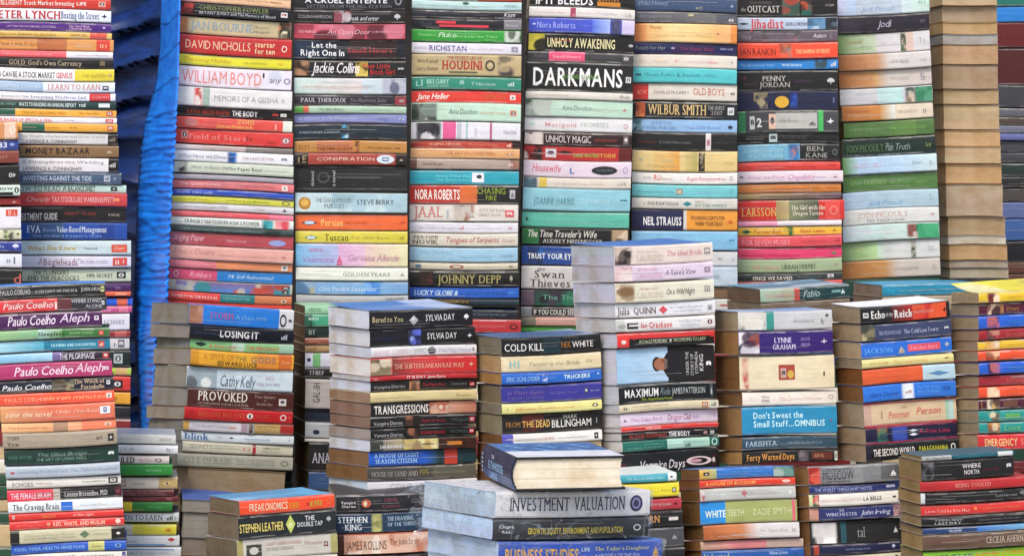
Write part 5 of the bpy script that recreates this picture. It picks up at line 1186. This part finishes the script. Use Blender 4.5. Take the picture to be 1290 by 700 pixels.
def describe(bk, T):
    if 'f' in bk['opt']:
        n = colour_name(bk['pg'])
        return SIZE(T) + n + ' page block', SIZE(T) + n + ' page block'
    segs = [s for s in bk['segs'] if s[2][0] != '@' and s[1] - s[0] > 18]
    base = colour_name(bk['base'])
    art = [s for s in bk['segs'] if s[2][0] == '@' and s[1] - s[0] > 9]
    cs = []
    cover = sum(s[1] - s[0] for s in segs)
    if cover < 80:
        cs.append((100 - cover, base))
    for s in segs:
        for q in s[2].split('>'):
            cs.append(((s[1] - s[0]), colour_name(q)))
    cs.sort(reverse=True)
    names = []
    for _, c in cs:
        if c not in names:
            names.append(c)
    names = names[:2] or [base]
    short = SIZE(T) + ' and '.join(names)
    tx = [t for t in bk['texts'] if t[4] in STY]
    det = ''
    if tx:
        t = max(tx, key=lambda t: (t[3] - t[2]) * (t[1] - t[0]))
        tall = 'bold ' if (t[3] - t[2]) > 45 and t[6].isupper() else ''
        kind = 'script' if t[4] in 'iI' else 'capitals' if t[6].isupper() else 'lettering'
        det = ' with ' + tall + colour_name(t[5]) + ' ' + kind
    elif art:
        det = ' with picture panel'
    else:
        q = [t for t in bk['texts'] if t[4] == 'z']
        if q:
            t = max(q, key=lambda t: (t[3] - t[2]) * (t[1] - t[0]))
            det = ' with small ' + colour_name(t[5]) + ' print'
    return short, det
def nwords(s):
    return len(re.findall(r"[A-Za-z0-9][A-Za-z0-9'’-]*", s))
def make_labels(items):
    """a label for every separate book, from its look, its neighbours and its place in its own pile"""
    wanted = {b['id'] for b, T in items}
    by = {}
    for bk in BOOKS:
        if 'hidden' not in bk['opt'] and bk['y1'] >= 4:
            by.setdefault(bk['key'], []).append((bk, place(bk)[3]))
    full = {}
    for key, lst in by.items():
        lst.sort(key=lambda q: q[0]['n'])
        d = [describe(b, T) for b, T in lst]
        for i, (b, T) in enumerate(lst):
            if b['id'] not in wanted:
                continue
            short, det = d[i]
            turned = 'f' in b['opt']
            core = short + ('' if turned else ' paperback')
            look = core + ('' if turned else det)
            up = d[i - 1][0] if i else None
            dn = d[i + 1][0] if i + 1 < len(lst) else None
            where = b['where']
            j = len(lst) - 1 - i
            n = ORD[i] + ' from top' if i <= max(j, 12) or i < 6 else ORD[j] + ' from bottom'
            cand = [look + ' under the ' + up + ' one ' + where if up else 'topmost ' + look + ' ' + where]
            if up and dn:
                cand.append(look + ' between ' + up + ' and ' + dn + ' ' + where)
            if dn:
                cand.append(look + ' on the ' + dn + ' one ' + where)
            if up and dn:
                cand.append(core + ' between ' + up + ' and ' + dn + ' ' + where)
            if up:
                cand.append(core + ' under the ' + up + ' one ' + where)
            cand += [look + ' ' + where + ', ' + n, core + ' ' + where + ', ' + n]
            cand = [s.replace(' page block one', ' page block').replace(', first from top', ', topmost').replace(', first from bottom', ', lowest') for s in cand]
            full[b['id']] = cand
    count = {}
    for c in full.values():
        for s in set(c):
            count[s] = count.get(s, 0) + 1
    out, seen = {}, set()
    for k, c in full.items():
        ok = [s for s in c if nwords(s) <= 16 and count[s] == 1 and s not in seen]
        out[k] = ok[0] if ok else c[-1]
        seen.add(out[k])
    return out
def bow_of(bk):
    ph = zlib.crc32(bk['key'].encode()) % 100 / 16.0
    return .0014 * math.sin(ph + bk['n'] * .33) + .0005 * math.sin(ph * 3 + bk['n'] * .8)
rest_cov, rest_pag = MB(), MB()
plain, things = [], []
for bk in BOOKS:
    M, L_, D, T = place(bk)
    if 'hidden' in bk['opt'] or bk['id'] in SMALL or bk['y1'] < 4:
        plain.append((bk, M, L_, D, T))
    else:
        things.append((bk, M, L_, D, T))
LABELS = make_labels([(q[0], q[4]) for q in things])
def wrap_mat(name, cloud):
    m, nt, p, N, L = new_mat(name)
    n1 = mapped_noise(N, L, (30, 40, 60), 3, .5)
    b = N('ShaderNodeBump'); b.inputs['Strength'].default_value = 1.0; b.inputs['Distance'].default_value = .006
    L(n1.outputs[0], b.inputs['Height'])
    tr = N('ShaderNodeBsdfTransparent'); tr.inputs[0].default_value = (.99, .995, 1, 1)
    gl = N('ShaderNodeBsdfGlossy'); gl.inputs['Roughness'].default_value = .1
    L(b.outputs[0], gl.inputs['Normal'])
    lw = N('ShaderNodeLayerWeight'); lw.inputs[0].default_value = .25
    ad = N('ShaderNodeMath'); ad.operation = 'MULTIPLY_ADD'; ad.inputs[1].default_value = .14; ad.inputs[2].default_value = .03; L(lw.outputs[1], ad.inputs[0])
    mx = N('ShaderNodeMixShader')
    n2 = mapped_noise(N, L, (16, 24, 30), 2, .5); n2.inputs['Distortion'].default_value = 1.6
    sb = N('ShaderNodeMath'); sb.operation = 'SUBTRACT'; sb.inputs[1].default_value = .5; L(n2.outputs[0], sb.inputs[0])
    ab = N('ShaderNodeMath'); ab.operation = 'ABSOLUTE'; L(sb.outputs[0], ab.inputs[0])
    cr = ramp(N, L, ab.outputs[0], 0.0, 0.022, 0.5, 0.0)
    tot = N('ShaderNodeMath'); tot.operation = 'ADD'; tot.use_clamp = True; L(ad.outputs[0], tot.inputs[0]); L(cr, tot.inputs[1])
    L(tot.outputs[0], mx.inputs[0]); L(tr.outputs[0], mx.inputs[1]); L(gl.outputs[0], mx.inputs[2])
    # thin patches of milky film, whose whiteness also paints in highlights
    n3 = mapped_noise(N, L, (9, 14, 20), 4, .6); n3.inputs['Distortion'].default_value = .8
    df = N('ShaderNodeBsdfDiffuse'); df.inputs[0].default_value = (.80, .92, 1, 1)
    m2 = N('ShaderNodeMixShader')
    L(ramp(N, L, n3.outputs[0], .46, .72, .0, cloud), m2.inputs[0]); L(mx.outputs[0], m2.inputs[1]); L(df.outputs[0], m2.inputs[2])
    L(m2.outputs[0], nt.nodes['Material Output'].inputs['Surface'])
    return m
PLASTIC, CLOUDY = wrap_mat('clear_plastic', .05), wrap_mat('cloudy_plastic', .25)
def plastic_wrap(root, L_, D, T, seed):
    rng = random.Random(seed)
    mb = MB()
    n, m = 26, 20
    g = .0012
    def put(fn, a, b, flip=False):
        pts = [[fn(i / a, j / b) for j in range(b + 1)] for i in range(a + 1)]
        for i in range(a):
            for j in range(b):
                q = [pts[i][j], pts[i + 1][j], pts[i + 1][j + 1], pts[i][j + 1]]
                mb.face(q[::-1] if flip else q, (1, 1, 1), True)
    def wob(x, y, z):
        return .0010 * (math.sin(x * 70 + y * 50 + seed) + math.sin(z * 120 + y * 66 + x * 30 + seed * 2) + math.sin(y * 90 - z * 80))
    x0, x1, y0, y1, z0, z1 = -L_ / 2 - g, L_ / 2 + g, -g - D / 2, D / 2 + g, -.0001, T - .0001
    put(lambda u, v: (x0 + (x1 - x0) * u, y0 - .0006 - abs(wob(x0 + (x1 - x0) * u, 0, z0 + (z1 - z0) * v)) * .6, z0 + (z1 - z0) * v), n, 8)
    put(lambda u, v: (x0 - .002 - abs(wob(0, y0 + (y1 - y0) * u, z0 + (z1 - z0) * v)) * 1.6, y0 + (y1 - y0) * u, z0 + (z1 - z0) * v), n, 8, True)
    put(lambda u, v: (x1 + .002 + abs(wob(0, y0 + (y1 - y0) * u, z0 + (z1 - z0) * v)) * 1.6, y0 + (y1 - y0) * u, z0 + (z1 - z0) * v), n, 8)
    if seed == 3:      # only the topmost one shows its upper side
        put(lambda u, v: (x0 + (x1 - x0) * u, y0 + (y1 - y0) * v, T + .0004 + .0002 * math.sin(u * 30 + v * 17)), n, 16)
        # a slack fold of the bag standing off the near end
        put(lambda u, v: (x0 - .004 - .007 * math.sin(3.14 * v) * (.6 + .4 * math.sin(u * 9)), y0 + (y1 - y0) * (.15 + .8 * u), z0 + (z1 - z0) * v), n, 8, True)
    # the bag's loose corner, gathered at the far end
    put(lambda u, v: (x0 - .001 - .016 * math.sin(3.14 * v) * u * (1 + .3 * math.sin(v * 9 + seed)), y1 + .012 * u + .004 * math.sin(v * 11 + seed) * u, z0 + (z1 - z0) * (v + .12 * math.sin(u * 3) * math.sin(v * 6))), 8, 18, True)
    front = n * 8
    o = mb.build('plastic_wrap', [PLASTIC, CLOUDY], root)
    o.data.polygons.foreach_set('material_index', [0] * front + [1] * (len(mb.f) - front))
    bm_weld(o)
    return o
for bk, M, L_, D, T in things:
    rng = random.Random(zlib.crc32(bk['id'].encode()))
    o = bpy.data.objects.new('paperback_book', None)
    o.empty_display_size = .02
    scene.collection.objects.link(o)
    o.matrix_world = M @ Matrix.Translation((0, D / 2, 0))
    tag(o, LABELS[bk['id']], 'book', bk['group'])
    o['survey'] = bk['id']
    cov, pag = MB(), MB()
    fill_book(cov, pag, rng, L_, D, T, bk['base'], bk['segs'], bk['texts'], bk['opt'].get('top'), bk['pg'], 'f' in bk['opt'], float(bk['opt'].get('lift', 0)), bow_of(bk))
    sh = Matrix.Translation((0, -D / 2, 0))
    cov.build('cover', COVER, o, sh)
    pag.build('page_block', PAPER, o, sh)
    if 'wrap' in bk['opt']:
        plastic_wrap(o, L_, D, T, 3 + bk['n'])
for bk, M, L_, D, T in plain:
    rng = random.Random(zlib.crc32(bk['id'].encode()))
    a, b = MB(), MB()
    fill_book(a, b, rng, L_, D, T, bk['base'], bk['segs'], bk['texts'], bk['opt'].get('top'), bk['pg'], 'f' in bk['opt'], 0.0, bow_of(bk))
    for src, dst in ((a, rest_cov), (b, rest_pag)):
        n = len(dst.v)
        dst.v.extend(tuple(M @ Vector(p)) for p in src.v)
        dst.f.extend(tuple(i + n for i in f) for f in src.f)
        dst.c.extend(src.c); dst.s.extend(src.s)
nc = len(rest_cov.f)
n = len(rest_cov.v)
rest_cov.v.extend(rest_pag.v)
rest_cov.f.extend(tuple(i + n for i in f) for f in rest_pag.f)
rest_cov.c.extend(rest_pag.c); rest_cov.s.extend(rest_pag.s)
ro = rest_cov.build('further_paperback', [COVER, PAPER])
ro.data.polygons.foreach_set('material_index', [0] * nc + [1] * (len(rest_cov.f) - nc))
tag(ro, 'narrow slivers of further paperbacks between and beneath the stacks', 'books', kind='stuff')

# ------------------------------------------------------------------ the thick hardback lying on the wrapped textbooks
def hardback():
    Y = 3.60
    s = F / Y
    zt, zb = CAM_Z - (577 - HORIZON) / s, CAM_Z - (619.5 - HORIZON) / s
    T = zt - zb
    rot = math.radians(11)
    Wd, Dp = 143 / s / math.cos(rot), .205
    root = bpy.data.objects.new('hardback_book', None)
    scene.collection.objects.link(root)
    c0 = at(646, 619.5, Y)
    M = Matrix.Identity(4)
    ex = Vector((math.cos(rot), math.sin(rot), 0)); ey = Vector((-math.sin(rot), math.cos(rot), 0))
    for i, v in enumerate((ex, ey, Vector((0, 0, 1)))):
        M.col[i][:3] = v
    M.col[3][:3] = c0 + Vector((0, 0, .001)) + ex * Wd / 2 + ey * Dp / 2
    root.matrix_world = M
    tag(root, 'thick hardback with cream page edges lying on the plastic-wrapped textbooks', 'book')
    navy, pale = col('1b2c4c'), col('4a86c8')
    cv = MB()
    b = .0028
    x0, x1, y0, y1 = -Wd / 2, Wd / 2, -Dp / 2, Dp / 2
    cv.box(x0 + .004, x1, y0, y1, 0, b, col('1c2028'))
    cv.box(x0 + .004, x1, y0, y1, T - b, T, col('1c2028'))
    # rounded spine
    n = 12
    prof = [(x0 + .004 - .007 * math.sin(math.pi * i / n), b * .2 + (T - b * .4) * i / n) for i in range(n + 1)]
    st = [y0 + Dp * k / 10 for k in range(11)]
    for k in range(10):
        for i in range(n):
            (xa, za), (xb, zb_) = prof[i], prof[i + 1]
            c = navy if i > 3 else mix(navy, pale, .35)
            cv.face([(xa, st[k + 1], za), (xa, st[k], za), (xb, st[k], zb_), (xb, st[k + 1], zb_)], c, True)
    inn = [(x + .0022, z) for x, z in prof]
    for ye, fl in ((y0, False), (y1, True)):
        for i in range(n):
            q = [(prof[i][0], ye, prof[i][1]), (inn[i][0], ye, inn[i][1]), (inn[i + 1][0], ye, inn[i + 1][1]), (prof[i + 1][0], ye, prof[i + 1][1])]
            cv.face(q if not fl else q[::-1], navy)
    # front board: pale blue with white margin and darker triangles
    zt_ = T + .0002
    cv.face([(x0 + .006, y0 + .085, zt_), (x1 - .002, y0 + .085, zt_), (x1 - .002, y1 - .002, zt_), (x0 + .006, y1 - .002, zt_)], col('3f7cbc'))
    cv.face([(x0 + .006, y0 + .001, zt_), (x1 - .001, y0 + .001, zt_), (x1 - .001, y0 + .085, zt_), (x0 + .006, y0 + .085, zt_)], col('e6e8f0'))
    for r in range(4):
        for k in range(9):
            xa = x0 + .012 + k * .0145 + (r % 2) * .007; ya = y0 + .05 + r * .024 + .036
            if xa + .014 < x1:
                cv.face([(xa, ya, zt_ + .0001), (xa + .0135, ya, zt_ + .0001), (xa + .007, ya + .02, zt_ + .0001)], col('2a5c98') if (r + k) % 3 else col('7cb0dc'))
    # lettering down the spine
    rr = random.Random(9)
    for (u0, u1, t0, t1, c) in ((.30, .80, .36, .60, '98c0e4'), (.34, .62, .68, .88, '98c0e4'), (.40, .5, .16, .28, 'c8d8e8')):
        ya, yb, hh = y1 - Dp * u0, y1 - Dp * u1, T * (t1 - t0)
        yy = ya
        while yy > yb + hh * .7:
            sh = rr.choice(DASH)
            for (p_, q_, r_, w_) in sh:
                xs = x0 - .0037
                zz = T * (1 - t1)
                cv.face([(xs, yy - p_ * hh * 1.6, zz + r_ * hh), (xs, yy - q_ * hh * 1.6, zz + r_ * hh), (xs, yy - q_ * hh * 1.6, zz + w_ * hh), (xs, yy - p_ * hh * 1.6, zz + w_ * hh)], col(c))
            yy -= (max(q for _, q, _, _ in sh) + .25) * hh * 1.6
    for k in range(5):
        yy = y1 - .012
        cv.face([(x0 - .0034, yy, T * (.2 + k * .13)), (x0 - .0034, yy - .008, T * (.2 + k * .13)), (x0 - .0034, yy - .008, T * (.26 + k * .13)), (x0 - .0034, yy, T * (.26 + k * .13))], col('b8c8d8'))
    cv.build('cover', COVER, root)
    pg = MB()
    rng = random.Random(5)
    # page block, hollowed at the fore edge, in signatures
    k = 9
    zs = [b + (T - 2 * b) * i / k for i in range(k + 1)]
    cream = col('efe6d2')
    for i in range(k):
        m_ = (i + .5) / k * 2 - 1
        xe = x1 - .003 - .0035 * (1 - m_ * m_)
        xs = x0 + .0062 - .0055 * (1 - m_ * m_)
        e = rng.uniform(.0, .0005)
        pg.box(xs, xe, y0 + .0028 + e, y1 - .003, zs[i], zs[i + 1], mix(cream, (1, 1, 1), rng.uniform(0, .08)))
    pg.build('page_block', PAPER, root)
hardback()
